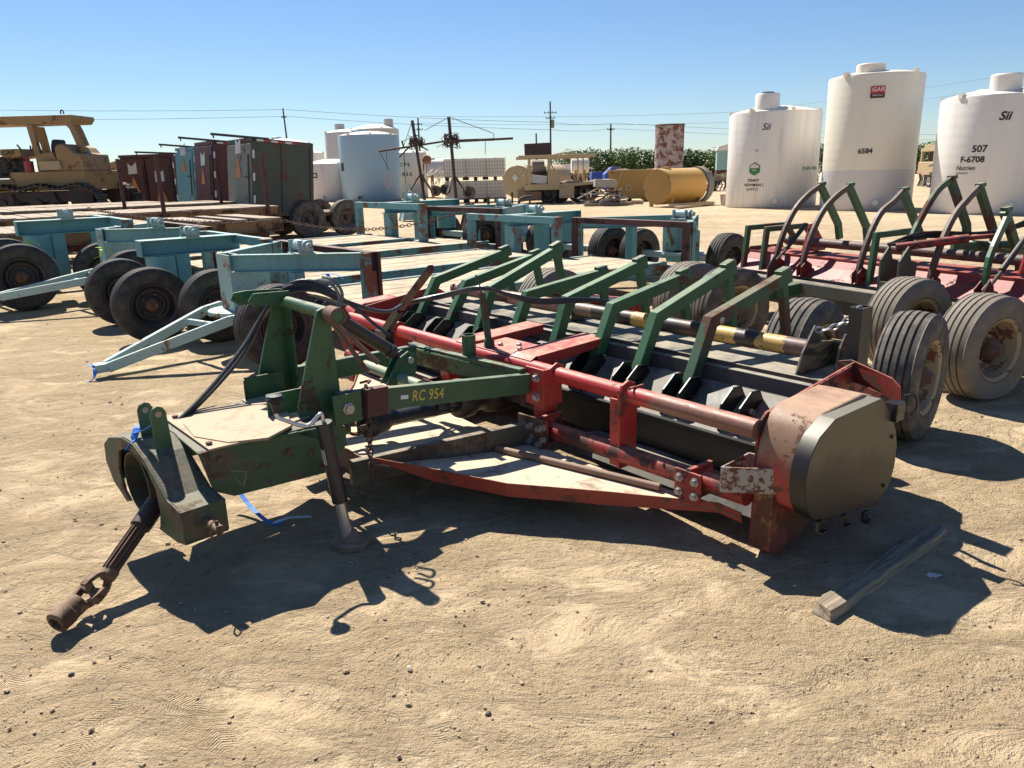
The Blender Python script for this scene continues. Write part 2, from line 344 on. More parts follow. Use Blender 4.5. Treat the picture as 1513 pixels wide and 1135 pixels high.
# ---------------- rear roller pipe (banded)
def banded():
    m,nt,b=nm('banded_pipe_paint'); k=N(nt); co=k.obj(); sx=k.n('ShaderNodeSeparateXYZ'); k.l(co,sx.inputs[0])
    w=k.m('ADD',sx.outputs[0],k.m('MULTIPLY',k.m('SUBTRACT',k.noise(co,14,5,.7),.5),.11))
    cr=k.n('ShaderNodeValToRGB'); cr.color_ramp.interpolation='CONSTANT'; k.l(k.ramp(w,-3.6,-.3,False),cr.inputs[0])
    seq=[(0,(.33,.17,.13)),(.18,(.10,.045,.035)),(.26,(.36,.19,.15)),(.47,(.2,.13,.09)),(.53,(.035,.025,.022)),(.57,(.22,.15,.10)),(.60,(.04,.025,.02)),(.635,(.52,.34,.09)),(.705,(.03,.02,.018)),(.755,(.07,.03,.02)),(.80,(.55,.36,.10)),(.865,(.045,.03,.028)),(.905,(.52,.34,.1)),(.955,(.13,.075,.06))]
    els=cr.color_ramp.elements
    els[0].position=0; els[0].color=(*seq[0][1],1); els[1].position=seq[1][0]; els[1].color=(*seq[1][1],1)
    for p,c in seq[2:]:
        e=els.new(p); e.color=(*c,1)
    ch=k.ramp(k.noise(co,55,4,.65),.60,.63); c=k.mix(ch,cr.outputs[0],(.05,.025,.016)); k.l(c,b.inputs['Base Color']); b.inputs['Roughness'].default_value=.5
    k.bump(ch,.2,.004,b); return m
mm().tube([(.30,.90,.70),(FAR-.1,.90,.70)],.045,24).build('rear_pipe',banded(),mow,0,True)
for s in (.36,3.44,2.02):
    a=mm(); a.ps([(.80,.60),(.84,.76),(.93,.78),(1.02,.69),(1.0,.60)],s-.10,s-.088) if s<1 else a.ps([(.84,.60),(.86,.74),(.94,.74),(.97,.60)],s-.006,s+.006); a.build('pipe_saddle',BLACKP,mow,.002)
# chain bracket, post, chain
a=mm(); a.ps([(.66,.615),(.70,.72),(.80,.845),(.85,.83),(.86,.76),(1.0,.74),(1.02,.615)],.235,.247); a.ps([(.84,.615),(.87,.74),(.91,.80),(.96,.79),(.97,.615)],.135,.147); a.b2((.13,.98,.62),(.25,.992,.75)); a.build('chain_bracket',TAN_,mow,.002)
mm().lathe([(.035,0),(.035,.006),(.016,.008),(.016,.05),(0,.05)],(.10,.80,.615),(0,0,1),8).build('bolt_stud',BOLT,mow)
# open-topped rectangular post
a=mm()
ps,pb=.07,.90
for (x0,x1,y0,y1) in ((-.032,.032,-.05,-.044),(-.032,.032,.044,.05),(-.032,-.026,-.044,.044),(.026,.032,-.044,.044)):
    a.b2((ps+x0,pb+y0,.50),(ps+x1,pb+y1,.945))
a.build('square_post',TAN_,mow)
a=mm(); cp=catenary((.235,.80,.825),(ps,.90,.94),.035,10)
chain(a,cp,.042,.0055,.026); a.build('chain',ZINC,mow,0,True)
# ---------------- end plates, covers
plate=[(-.005,.06),(-.005,.50),(.0,.585),(.05,.625),(.74,.715),(.80,.70),(1.10,.52),(1.12,.25),(.9,.12),(.3,.05),(.1,.03)]
a=mm(); a.ps(plate,-.006,.006); a.build('end_plate',REDWORN,mow,.002)
a=mm(); a.ps(plate,FAR-.006,FAR+.006); a.build('end_plate',REDP,mow,.002)
a=mm(); a.prism([(.055,b,z) for b,z in ((.02,.628),(.74,.718),(.74,.712),(.02,.622))],(.11,0,0)); 
capo=[(-.045,.56),(-.01,.60),(.095,.650),(.455,.658),(.475,.65),(.585,.535),(.625,.47),(.648,.40),(.648,.31),(.625,.245),(.58,.195),(.50,.165),(.03,.238),(-.03,.275),(-.068,.33),(-.085,.40),(-.085,.46),(-.070,.52)]
def inset(pl,d):
    cx=sum(p[0] for p in pl)/len(pl); cz=sum(p[1] for p in pl)/len(pl); return [(cx+(x-cx)*(1-d),cz+(z-cz)*(1-d)) for x,z in pl]
def ring(pl0,pl1,s0,s1,m):
    n=len(pl0); m.add([(s0,b,z) for b,z in pl0]+[(s1,b,z) for b,z in pl1],[(i,(i+1)%n,(i+1)%n+n,i+n) for i in range(n)])
# red-tan belt cover shell between end plate and black cap
import itertools
shell=[(.03,.59),(.06,.625),(.12,.655),(.42,.672),(.50,.65),(.59,.55),(.64,.43),(.64,.28),(.55,.17),(.40,.14),(.08,.22),(.01,.27),(-.015,.34),(-.02,.42),(.0,.52)]
a=mm(); a.ps(shell,-.217,-.006); a.build('belt_cover',REDTAN,mow,.012,True,seg=3,ang=30)
def capmat():
    m,nt,b=nm('overspray_cap_paint'); k=N(nt); co=k.obj(); sx=k.n('ShaderNodeSeparateXYZ'); k.l(co,sx.inputs[0])
    w=k.m('ADD',sx.outputs[2],k.m('MULTIPLY',k.m('SUBTRACT',k.noise(co,5,4,.6,.5),.5),.22)); w=k.m('ADD',w,k.m('MULTIPLY',sx.outputs[1],.12))
    f=k.ramp(w,.40,.54); f2=k.noise(co,30,5,.65)
    tan=k.mix(f2,(.062,.052,.032),(.105,.089,.055)); tc=k.n('ShaderNodeTexCoord'); sn=k.n('ShaderNodeSeparateXYZ'); k.l(tc.outputs['Normal'],sn.inputs[0]); f=k.m('MULTIPLY',f,k.ramp(k.m('ABSOLUTE',sn.outputs[0]),.75,.92)); c=k.mix(f,(.010,.0095,.010),tan)
    g=k.n('ShaderNodeNewGeometry'); s2=k.n('ShaderNodeSeparateXYZ'); k.l(g.outputs['Normal'],s2.inputs[0]); c=k.mix(k.m('MULTIPLY',k.ramp(s2.outputs[2],.35,.95),.55),c,(.36,.33,.24))
    k.l(c,b.inputs['Base Color']); b.inputs['Roughness'].default_value=.42; k.bump(f2,.06,.004,b); return m
CAPM=capmat()
a=mm(); a.ps(capo,-.275,-.205); a.build('end_cap',CAPM,mow,.003,True,ang=24)
for b,z in ((.03,.225),(.22,.19),(.40,.15)):
    a=mm(); a.b2((-.29,b-.02,z-.02),(-.276,b+.02,z+.02)); a.b2((-.31,b-.02,z-.028),(-.276,b+.02,z-.018)); a.build('cap_hook',BLACKP,mow,.002)
for (b_,z_) in ((.585,.46),(.56,.24)): mm().lathe([(.010,0),(.010,.004),(.007,.008),(0,.008)],(-.275,b_,z_),(-1,0,0),6).build('cover_screw',GREASE,mow)
weld([(-.207,-.02,.60),(-.207,.095,.655),(-.207,.455,.668),(-.207,.50,.65)],.005).build('cover_seam',BLACKP,mow,0,True) if 0 else None
a=mm(); a.b2((-.30,.555,.535),(-.24,.625,.615)); a.tube(spline([(-.30,.60,.645),(-.335,.62,.65),(-.345,.63,.60),(-.33,.62,.56)]),.006,6); a.build('cap_latch',BLACKP,mow,.004)
# rear flap
a=mm(); a.prism([(.11,.80,.635),(.09,.775,.70),(0.02,.755,.72),(-.20,.70,.685),(-.245,.685,.655),(-.255,.68,.58),(-.22,.69,.545),(-.185,.70,.60),(.0,.75,.62)],(.0,.012,0)); a.build('rear_flap',ORED,mow,.002)
# corner bracket
a=mm(); 
for p,q in (((.06,-.15),(-.155,.04)),((-.155,.04),(-.155,.09)),((-.155,.09),(.08,.07)),((.08,.07),(.06,-.15))):
    a.beam((p[0],p[1],.365),(q[0],q[1],.365),.008,.11)
a.build('corner_bracket',paint('rusty_white_steel',(.36,.33,.29),.62,.35,.65,5,.2,rustc=(.11,.042,.02),chip=1),mow,.001)
# skid shoe
a=mm(); a.ps([(-.02,.32),(-.02,.05),(.05,.01),(.20,.03),(.40,.16),(.42,.32)],-.10,-.008); a.build('skid_shoe',paint('rusty_red_shoe',(.2,.04,.025),.7,.3,.6,5,.3,second=(.22,.13,.03),secamt=.35),mow,.006)
a=mm(); a.ps([(-.02,.32),(-.02,.05),(.05,.01),(.20,.03),(.40,.16),(.42,.32)],FAR+.01,FAR+.1); a.build('skid_shoe',REDWORN,mow,.006)
a=mm(); a.ps(shell,FAR+.006,FAR+.19); a.build('belt_cover',REDP,mow,.02,True,seg=3)
# ---------------- centre deck and deflector
def defl(sgn,ctr=1.78):
    f=lambda s: ctr+(s-ctr)*sgn
    top=[(1.42,-1.02,.30),(1.25,-.80,.235),(.92,-.60,.205),(.53,-.30,.20),(.14,-.055,.205),(.03,-.04,.19)]
    a=mm(); 
    up=[V((f(s),b,z)) for s,b,z in top]; dn=[V((f(s),b+.01,z-(.05 if i else .02)-(.02 if i in(1,2,3) else 0))) for i,(s,b,z) in enumerate(top)]
    n=len(up); off=V((0,.006,0))
    a.add(up+dn+[p+off for p in up]+[p+off for p in dn],[(i,i+1,n+i+1,n+i) for i in range(n-1)]+[(2*n+i,2*n+i+1,3*n+i+1,3*n+i) for i in range(n-1)]+[(i,i+1,2*n+i+1,2*n+i) for i in range(n-1)]+[(n+i,n+i+1,3*n+i+1,3*n+i) for i in range(n-1)]); a.build('deflector_edge',ORED,mow)
    return top
defl(1); defl(-1)
dustc=(.50,.40,.27)
DECKM=paint('dust_covered_deck',(.12,.06,.04),.3,1.6,.7,3,.3,dustc=(.58,.47,.33))
a=mm()
fl=[(.05,.0,.165),(.03,-.04,.17),(.14,-.05,.178),(.53,-.295,.185),(.92,-.595,.19),(1.25,-.795,.22),(1.42,-1.01,.262),(2.14,-1.01,.262),(2.31,-.795,.22),(2.64,-.595,.19),(3.03,-.295,.185),(3.42,-.05,.178),(3.5,0,.165)]
ctrv=(1.78,-.15,.175)
vs=[V(p) for p in fl]+[V(ctrv)]; n=len(fl); vs2=[p-V((0,0,.006)) for p in vs]
a.add(vs+vs2,[(i,i+1,n) for i in range(n-1)]+[(n,0,0)][:0]+[(n+1+i,n+2+i,2*n+1) for i in range(n-1)]+[(0,n,2*n+1,n+1),(n-1,n,2*n+1,2*n)]+[(i,i+1,n+2+i,n+1+i) for i in range(n-1)])
a.build('dusty_deck',DECKM,mow)
a=mm(); a.tube([(1.33,-.34,.20),(.42,-.10,.20)],.018,10); a.build('deck_rod',BROWNP,mow,0,True)
# tandem strips at the front of deck
a=mm(); a.prism([(1.42,-1.03,.28),(1.42,-1.03,.16),(1.78,-1.1,.14),(2.14,-1.03,.16),(2.14,-1.03,.28)],(0,.008,0)); a.build('front_guard',RUSTM,mow)
# ---------------- A-frame
a=mm(); a.sweep([(1.465,-1.16,.592),(1.345,-.10,.508)],.045,.108); nb=a.build('frame_beam',GREEN,mow,.005)
a=mm(); a.sweep([(2.06,-1.12,.595),(2.17,-.30,.565)],.045,.108); a.build('frame_beam',GREEN,mow,.005)
a=mm(); a.sweep([(2.20,-.25,.545),(1.36,-.125,.53)],.045,.12); a.build('cross_beam',GREEN,mow,.005)
a=mm(); a.b2((1.44,-1.165,.50),(1.415,-.98,.66)); 
nb2=mm(); nb2.b2((1.40,-1.20,.505),(1.418,-1.06,.645)); bp=nb2.build('beam_end_plate',GREENC,mow,.002)
mm().lathe([(.03,0),(.03,.006),(.022,.008),(.022,.022),(0,.022)],(1.40,-1.13,.575),(-1,0,0),6).build('bolt',BOLT,bp)
mm().beam((1.395,-1.05,.585),(1.415,-.93,.575),.052,.135).build('rust_patch_sleeve',DKRED,mow,.003)
# mid cross tube + clevis
a=mm(); a.tube([(2.0,-.72,.60),(1.50,-.68,.575)],.028,16); a.build('cross_tube',paint('pale_green_tube',(.28,.36,.24),.35,.5,.5,7,.2,rustc=(.2,.1,.07)),mow,0,True)
for ds in (-.03,.03):
    a=mm(); a.prism([(1.70+ds,b,z) for b,z in ((-.78,.56),(-.70,.69),(-.64,.72),(-.58,.69),(-.60,.60),(-.65,.56))],(.01,0,0)); a.build('cylinder_clevis',GREENC,mow,.002)
mm().tube([(1.64,-.64,.675),(1.76,-.64,.675)],.018,10).build('clevis_pin',BOLT,mow,0,True)
# cup tube
a=mm(); a.lathe([(.04,0),(.04,.15),(.034,.15),(.034,.05),(0,.05)],(1.80,-.16,.565),(0,0,1),20); a.build('post_socket',GREEN,mow,0,True)
# lower arms
LOWM=paint('grimy_dark_green',(.035,.045,.03),.55,.6,.6,9,.4,rustc=(.05,.03,.02),second=(.075,.06,.042),secamt=.5,dustc=(.42,.34,.24),bump=.3)
a=mm(); a.sweep([(1.46,-1.12,.235),(1.33,-.10,.235)],.045,.125); a.build('lower_arm',LOWM,mow,.005)
a=mm(); a.sweep([(2.10,-1.12,.235),(2.24,-.10,.235)],.045,.125); a.build('lower_arm',LOWM,mow,.005)
a=mm(); a.b2((1.20,-.135,.16),(1.40,-.12,.335)); lp=a.build('arm_plate',RUSTM,mow,.003)
for s in (1.225,1.3):
    for z in (.20,.285): mm().lathe([(.02,0),(.02,.005),(.015,.006),(.015,.02),(0,.02)],(s,-.135,z),(0,-1,0),6).build('bolt',BOLT,lp)
# gearbox and driveline
a=mm(); a.lathe([(.0,0),(.10,0),(.115,.03),(.115,.10),(.095,.13),(.095,.20),(.12,.22),(.12,.27),(0,.27)],(1.78,-.30,.36),(0,1,0),24); a.b2((1.69,-.06,.25),(1.87,.12,.47)); a.build('gearbox',GREASE,mow,.01,True)
a=mm(); a.b2((1.5,-.0,.32),(2.06,.12,.40)); a.build('gearbox_mount',GREASE,mow,.01)
a=mm(); a.tube([(1.72,-.74,.362),(1.76,-.30,.335)],.040,20); a.lathe([(.052,0),(.058,.02),(.058,.06),(.05,.07),(.05,.09),(.056,.1),(.056,.14),(.05,.15)],(1.75,-.45,.365),(0,1,0),20)
ds_=a.build('driveline_shield',plain('shield_plastic',(.02,.02,.021),.35,0,.3),mow,0,True)
a=mm(); a.lathe([(.074,0),(.079,.01),(.079,.045),(.072,.06),(.068,.10),(.052,.14),(.042,.16),(.036,.16),(.048,.12),(.062,.09),(.067,.05),(.067,.0)],(1.71,-.90,.368),(0.05,1,0),28); a.build('shield_bell',BLACKR,ds_,0,True)
mm().lathe([(.058,0),(.060,.006),(.058,.012)],(1.715,-.785,.364),(0,1,0),24).build('red_ring',plain('red_plastic',(.5,.02,.03),.4),ds_,0,True)
def ujoint(mb,c,ax,sz=.06):
    c=V(c); ax=V(ax).normalized(); x=ax.cross(V((0,0,1))).normalized(); y=ax.cross(x)
    mb.tube([c-x*sz,c+x*sz],sz*.30,12); mb.tube([c-y*sz,c+y*sz],sz*.30,12)
    for sg,k in ((1,x),(-1,y)):
        for e in (-1,1):
            mb.sweep(spline([c+k*e*sz*.95-ax*sg*sz*.35,c+k*e*sz*.98+ax*sg*sz*.3,c+k*e*sz*.75+ax*sg*sz*1.1,c+k*e*sz*.2+ax*sg*sz*1.6],4),sz*.62,sz*.34,side=tuple(k.cross(ax)))
        mb.lathe([(sz*.65,0),(sz*.7,sz*.3),(sz*.6,sz*.9),(sz*.45,sz*1.0),(0,sz)],c+ax*sg*sz*1.35,ax*sg,14)
a=mm(); ujoint(a,(1.71,-.93,.370),(0,1,0),.044); a.tube([(1.71,-1.24,.39),(1.71,-1.0,.382)],.03,12); a.build('universal_joint',GREASE,mow,.002,True)
# ---------------- mast
for s,zb in ((1.50,.27),(2.04,.33)):
    a=mm(); a.ps([(b_-(.035 if s<1.9 else .02),z_+(.03 if z_<.5 else 0)) for b_,z_ in [(-1.17,1.0),(-1.16,1.025),(-1.135,1.035),(-1.11,1.025),(-1.10,1.0),(-1.085,.66),(-1.085,.33),(-1.13,.27),(-1.24,zb),(-1.30,.36),(-1.295,.60),(-1.27,.68)]],s-.009,s+.009); a.build('mast_plate',GREENC,mow,.003)
    if s<2:
        for b,z,r in ((-1.20,.44,.017),(-1.27,.40,.014)): mm().lathe([(r,0),(r,.002),(0,.002)],(s-.0095,b,z),(-1,0,0),14).build('pin_hole',plain('dark_hole',(.006,.006,.006),.9),mow)
a=mm(); a.tube([(1.40,-1.14,1.005),(2.06,-1.14,1.005)],.030,18); a.build('mast_tube',GREENC,mow,0,True)
a=mm(); a.lathe([(.04,0),(.04,.09),(.028,.09),(.028,.02),(0,.02)],(1.485,-1.14,1.005),(-1,0,0),20); a.build('mast_sleeve',RUSTM,mow,0,True)
a=mm(); a.prism([(2.08,b,z) for b,z in ((-1.10,1.03),(-1.13,1.0),(-1.34,1.0),(-1.38,1.03),(-1.36,1.065),(-1.30,1.07),(-1.12,1.06))],(.012,0,0)); a.prism([(1.98,b,z) for b,z in ((-1.10,1.03),(-1.13,1.0),(-1.30,1.0),(-1.33,1.03),(-1.30,1.065),(-1.12,1.06))],(.012,0,0)); a.build('top_link_lug',GREENC,mow,.002)
a=mm(); a.b2((1.53,-1.27,.30),(2.01,-1.255,.98-.1)); 
mm().beam((2.0,-1.13,.36),(2.0,-1.13,.99),.09,.012,(1,0,0)).build('mast_web',GREENC,mow)
# forward side flanges
for s,b0 in ((1.60,-1.43),(1.97,-1.40)):
    a=mm(); a.b2((s-.006,b0,.50),(s+.006,-1.20,.66)); a.prism([(s+.02,b0,.66),(s+.02,b0,.50)][:0] or [(s-.006,b0,.50),(s-.006,b0,.66),(s-.03,b0-.01,.655),(s-.03,b0-.01,.505)],(0,.008,0)); a.build('side_flange',GREENC,mow,.002)
a=mm(); a.sweep([(2.05,-1.40,.62),(1.45,-1.20,.62)],.012,.08) if 0 else a.b2((1.5,-1.12,.36),(2.04,-1.105,.46)); a.build('mast_crossbar',GREENC,mow,.003)
# ---------------- tongue box
a=mm()
a.prism([(1.36,b,z) for b,z in ((-1.82,.545),(-1.78,.37),(-1.70,.325),(-1.25,.315),(-1.22,.44),(-1.40,.53),(-1.55,.545))],(.012,0,0))
a.prism([(1.98,b,z) for b,z in ((-1.82,.545),(-1.78,.37),(-1.70,.325),(-1.25,.315),(-1.22,.44),(-1.40,.53),(-1.55,.545))],(.012,0,0))
a.b2((1.365,-1.82,.535),(1.975,-1.22,.545)); a.build('tongue_box',paint('muddy_green',(.014,.062,.024),.45,.5,.5,7,.35,second=(.05,.04,.026),secamt=.28,rustc=(.045,.022,.014),dustc=(.27,.22,.15),bump=.25,chip=1.3),mow,.003)
PL=paint('dusty_plate',(.27,.20,.135),.3,1.7,.7,4,.2,dustc=(.50,.385,.27))
a=mm(); oc=[]
for k in range(9): an=2*math.pi*(k+.4)/9; oc.append((1.61+.31*math.cos(an),-1.565+.22*math.sin(an),.557))
a.prism(oc,(0,0,.012)); a.build('top_plate',PL,mow,.003)
a=mm(); a.prism([(1.34,-1.78,.553),(1.34,-1.60,.553),(1.95,-1.55,.553),(1.95,-1.80,.553)],(0,0,.01)); a.build('front_plate',PL,mow,.003)
a=mm(); a.prism([(1.45,-1.42,.549),(1.98,-1.42,.549),(1.98,-1.18,.549),(1.52,-1.18,.549)],(0,0,.008)); a.build('rear_plate',PL,mow,.003)
# ---------------- hitch yoke (seen at the very front)
yk=thing('hitch_yoke','',''); 
bpy.data.objects.remove(yk)
c0=V((1.66,-1.90,.52)); 
def arch(inner):
    if inner: return [(1.92,.20),(1.90,.36),(1.82,.455),(1.72,.475),(1.62,.44),(1.55,.36),(1.50,.24),(1.49,.19)]
    return [(2.20,.20),(2.18,.39),(2.12,.50),(1.60,.57),(1.50,.53),(1.28,.34),(1.15,.33),(1.13,.15),(1.3,.145)]
o_=[(2.07,.46),(1.98,.515),(1.78,.555),(1.64,.555),(1.52,.515),(1.30,.365),(1.165,.345),(1.155,.195),(1.26,.175),(1.46,.175)]
i_=[(1.44,.18),(1.405,.28),(1.42,.385),(1.50,.465),(1.62,.51),(1.76,.51),(1.86,.47),(1.90,.37),(1.87,.25),(1.81,.21),(1.86,.19),(2.02,.26),(2.09,.36)]
YM=paint('olive_worn_green',(.025,.06,.026),.48,.6,.55,9,.35,second=(.065,.06,.036),secamt=.5,rustc=(.06,.032,.02),dustc=(.27,.23,.16),bump=.3,chip=1.2)
YR=Matrix.Rotation(R(-7),3,'Z')
def my():
    c=V((1.62,-1.90,0)); return MB(lambda p: mir(YR@(V((1.62+(p.x-1.60)*.86,p.y,.52+(p.z-.52)*(.86 if p.z<.52 else 1)))-c)+c))
a=my(); a.prism([(s,-1.99,z) for s,z in o_+i_],(0,.012,0)); a.build('yoke_front_plate',YM,mow,.002)
a=my(); a.prism([(s,-1.82,z) for s,z in o_+i_],(0,.012,0)); a.build('yoke_rear_plate',YM,mow,.002)
a=my(); 
for i in range(len(o_)-1):
    p,q=o_[i],o_[i+1]; a.prism([(p[0],-1.905,p[1]),(q[0],-1.905,q[1]),(q[0],-1.905,q[1]-.010),(p[0],-1.905,p[1]-.010)],(0,.175,0))
a.b2((1.155,-1.995,.195),(1.167,-1.815,.345)); a.prism([(2.07,-1.905,.46),(2.09,-1.905,.36),(2.02,-1.905,.26),(2.01,-1.905,.27),(2.075,-1.905,.36),(2.06,-1.905,.46)],(0,.175,0))
a.build('yoke_top',YM,mow,.003)
a=my(); a.lathe([(.16,0),(.16,.15),(.152,.15),(.152,0)],(1.70,-1.985,.335),(0,1,0),28,True); a.build('yoke_ring',YM,mow,0,True)
for s,hh in ((1.72,.70),(1.555,.71)):
    a=my(); pl=[(-1.93,.48),(-1.932,hh-.03),(-1.92,hh-.008),(-1.90,hh),(-1.88,hh-.008),(-1.868,hh-.03),(-1.86,.48)]
    a.ps(pl,s-.006,s+.006); lg=a.build('hitch_lug',GREEN,mow,.002)
    my().lathe([(.013,0),(.013,.0145),(0,.0145)],(s+.00725,-1.90,hh-.035),(-1,0,0),14).build('lug_hole',plain('dusty_hole',(.38,.29,.2),.9),lg)
a=my(); a.tube([(1.16,-1.90,.265),(1.02,-1.90,.265)],.021,14); a.tube([(1.05,-1.90,.30),(1.045,-1.90,.215)],.007,8); a.tube(spline([(1.045,-1.90,.30),(1.02,-1.93,.31),(1.015,-1.94,.26),(1.03,-1.92,.22)]),.004,6); a.build('hitch_pin',RUSTM,mow,0,True)
a=my(); 
a.sweep(spline([(1.74,-1.93,.60),(1.70,-1.955,.585),(1.62,-1.95,.605),(1.57,-1.92,.635)]),.028,.004)
a.sweep(spline([(1.70,-1.95,.60),(1.67,-1.98,.56),(1.70,-2.0,.52)]),.03,.003); a.build('blue_ribbon',BLUEP,mow)
# pto tail on the ground
p0=V((1.68,-1.82,.38)); p1=V((1.425,-2.19,.135)); p2=V((1.375,-2.27,.095)); p3=V((1.32,-2.36,.07))
a=mm(); a.tube([p0,p0.lerp(p1,.60)],.042,18); ax=(p1-p0).normalized(); 
pt=a.build('pto_shaft',GREASE,mow,0,True)
a=mm(); q0=p0.lerp(p1,.58)
x=ax.cross(V((0,0,1))).normalized(); y=ax.cross(x)
a.tube([q0,p1+ax*.02],.027,12)
for k in range(12): 
    an=2*math.pi*k/12; o2=(x*math.cos(an)+y*math.sin(an))*.029; a.tube([q0+o2,p1+o2],.005,5)
a.build('splined_shaft',RUSTM,pt)
a=mm(); ujoint(a,p2,(p3-p1),.050); ax2=(p3-p2).normalized(); a.lathe([(.04,0),(.04,.05),(.044,.055),(.044,.11),(.034,.115),(.026,.115),(.026,.06),(0,.06)],p2+ax2*.06,ax2,18); a.build('pto_yoke',paint('rusty_cast_iron',(.15,.09,.06),.6,.5,.75,9,.35,rustc=(.07,.035,.022),bump=.5),pt,.003,True)
random.seed(12)
def weld(pts_,r=.006):
    P=[V(p) for p in pts_]; out=[]
    for i in range(len(P)-1):
        n=max(2,int((P[i+1]-P[i]).length/.012))
        for k_ in range(n): out.append(P[i].lerp(P[i+1],k_/n))
    out.append(P[-1]); a=mm(); a.tube(out,[r*random.uniform(.7,1.35) for _ in out],6); return a
for P in ([(1.418,-1.06,.512),(1.41,-1.06,.64)],[(1.49,-1.32,.62),(1.49,-1.13,.62)],[(1.353,-1.78,.55),(1.353,-1.30,.53)],[(1.345,-.105,.565),(1.345,-.105,.455)],[(1.44,-.155,.555),(2.18,-.28,.585)],[(1.49,-1.17,1.0),(1.49,-1.135,1.038),(1.49,-1.11,1.0)],[(-.008,.06,.62),(-.008,.70,.70)],[(.665,-.05,.605),(.665,.05,.605)],[(.728,-.055,.585),(.728,-.05,.30)]):
    weld(P).build('weld_bead',GREENC if P[0][0]>1 else REDWORN,mow,0,True)
for (s_,b_,z_) in ((1.353,-1.74,.50),(1.353,-1.45,.46),(1.353,-1.30,.36)): mm().lathe([(.016,0),(.016,.004),(.011,.005),(.011,.014),(0,.014)],(s_,b_,z_),(-1,0,0),6).build('bolt',RUSTM,mow)
for (s_,b_) in ((1.40,-1.76),(1.88,-1.76),(1.45,-1.40)): mm().lathe([(.014,0),(.014,.008),(0,.01)],(s_,b_,.562),(0,0,1),6).build('bolt',RUSTM,mow)
# ---------------- jack
a=mm(); a.tube([(1.22,-1.335,.585),(1.22,-1.295,.225)],.034,20); a.tube([(1.22,-1.337,.60),(1.22,-1.335,.585)],.037,20); jk=a.build('jack_tube',plain('jack_black',(.022,.022,.024),.42,0,.3),mow,0,True)
mm().tube([(1.22,-1.295,.225),(1.215,-1.275,.03)],.024,20).build('jack_leg',STEEL,jk,0,True)
a=mm(); a.prism([(1.215+.085*math.cos(t)*(1.15 if i%2 else .95),-1.262+.085*math.sin(t)*(.95 if i%3 else 1.15),.018) for i,t in enumerate([2*math.pi*k/11 for k in range(11)])],(0,0,.03)); a.lathe([(.05,0),(.035,.03),(.03,.045),(0,.045)],(1.215,-1.262,.03),(0,0,1),12); a.build('jack_foot',paint('muddy_foot',(.16,.12,.085),.3,.8,.9,14,.4,bump=.6),jk,.006)
a=mm(); a.tube(spline([(1.22,-1.335,.59),(1.22,-1.338,.63),(1.222,-1.35,.637),(1.225,-1.41,.60),(1.23,-1.50,.645),(1.235,-1.525,.665),(1.235,-1.527,.70)],5),.0085,10); a.build('crank_handle',STEEL,jk,0,True)
a=mm(); a.lathe([(.012,0),(.016,.02),(.02,.04),(.034,.05),(.038,.062),(.03,.075),(.0,.08)],(1.235,-1.527,.68),(0,0,1),16); a.build('crank_knob',BLACKR,jk,0,True)
a=mm(); a.add([(1.2195,-1.37,.50),(1.2215,-1.325,.495),(1.213,-1.312,.42),(1.212,-1.355,.425)],[(0,1,2,3)])
a=mm()
jx=V((1.22,-1.335,.585))-V((1.22,-1.295,.225)); jx.normalize(); jc=V((1.22,-1.319,.45)); e1=jx.cross(V((1,0,.0))).normalized(); e2=jx.cross(e1)
st=[]; 
for i in range(7):
    an=R(-150+i*22-60)
    for zz in (-.035,.035): st.append(jc+jx*zz+(e1*math.cos(an)+e2*math.sin(an))*.0352)
a.add(st,[(2*i,2*i+1,2*i+3,2*i+2) for i in range(6)]); a.build('jack_sticker',plain('white_sticker',(.6,.6,.58),.6,0,.2,60),jk)
# hanging chain
a=mm(); chain(a,[(1.405,-1.03,.665),(1.395,-1.035,.5),(1.40,-1.04,.25)],.045,.005,.026); a.tube(spline([(1.40,-1.02,.675),(1.42,-1.0,.68),(1.48,-1.02,.66)]),.006,8); a.build('hanging_chain',RUSTM,mow,0,True)
# sticker + hand painted number on near beam
def beampl(x,y,off=.0245):
    p=V((1.465,-1.16,.592)); q=V((1.345,-.10,.508)); d=(q-p).normalized(); sd=d.cross(V((0,0,1))).normalized(); hv=sd.cross(d)
    # facing -s side
    if sd.x>0: sd=-sd
    if hv.z<0: hv=-hv
    P=p+d*(x)+hv*y+sd*off; return (-P.x,P.y,P.z)
YEL=plain('yellow_marker_paint',(.55,.42,.07),.6)
text('painted_number','RC 954',.060,YEL,mow,lambda x,y:beampl(.46+x*.9,y*1.25+.0),.0008,.12,'CENTER',1.05)
a=MB(); a.add([beampl(.315,-.008,.025),beampl(.355,-.008,.025),beampl(.355,.012,.025),beampl(.315,.012,.025)],[(0,1,2,3)]); a.build('white_tag',plain('white_tag_paint',(.7,.7,.68),.5),mow)
def tonpl(x,y): return (-1.3535,-1.66+x,.47+y)
CHK=plain('faint_yellow_chalk',(.26,.24,.10),.7)
text('chalk_note','Front',.05,CHK,mow,tonpl,-.002,.25)
a=MB(); a.tube([(-1.3535,-1.70,.44),(-1.3535,-1.64,.42),(-1.3535,-1.66,.36)],.0025,4); a.tube([(-1.3535,-1.685,.40),(-1.3535,-1.66,.355),(-1.3535,-1.64,.39)],.0025,4); a.build('chalk_arrow',CHK,mow)
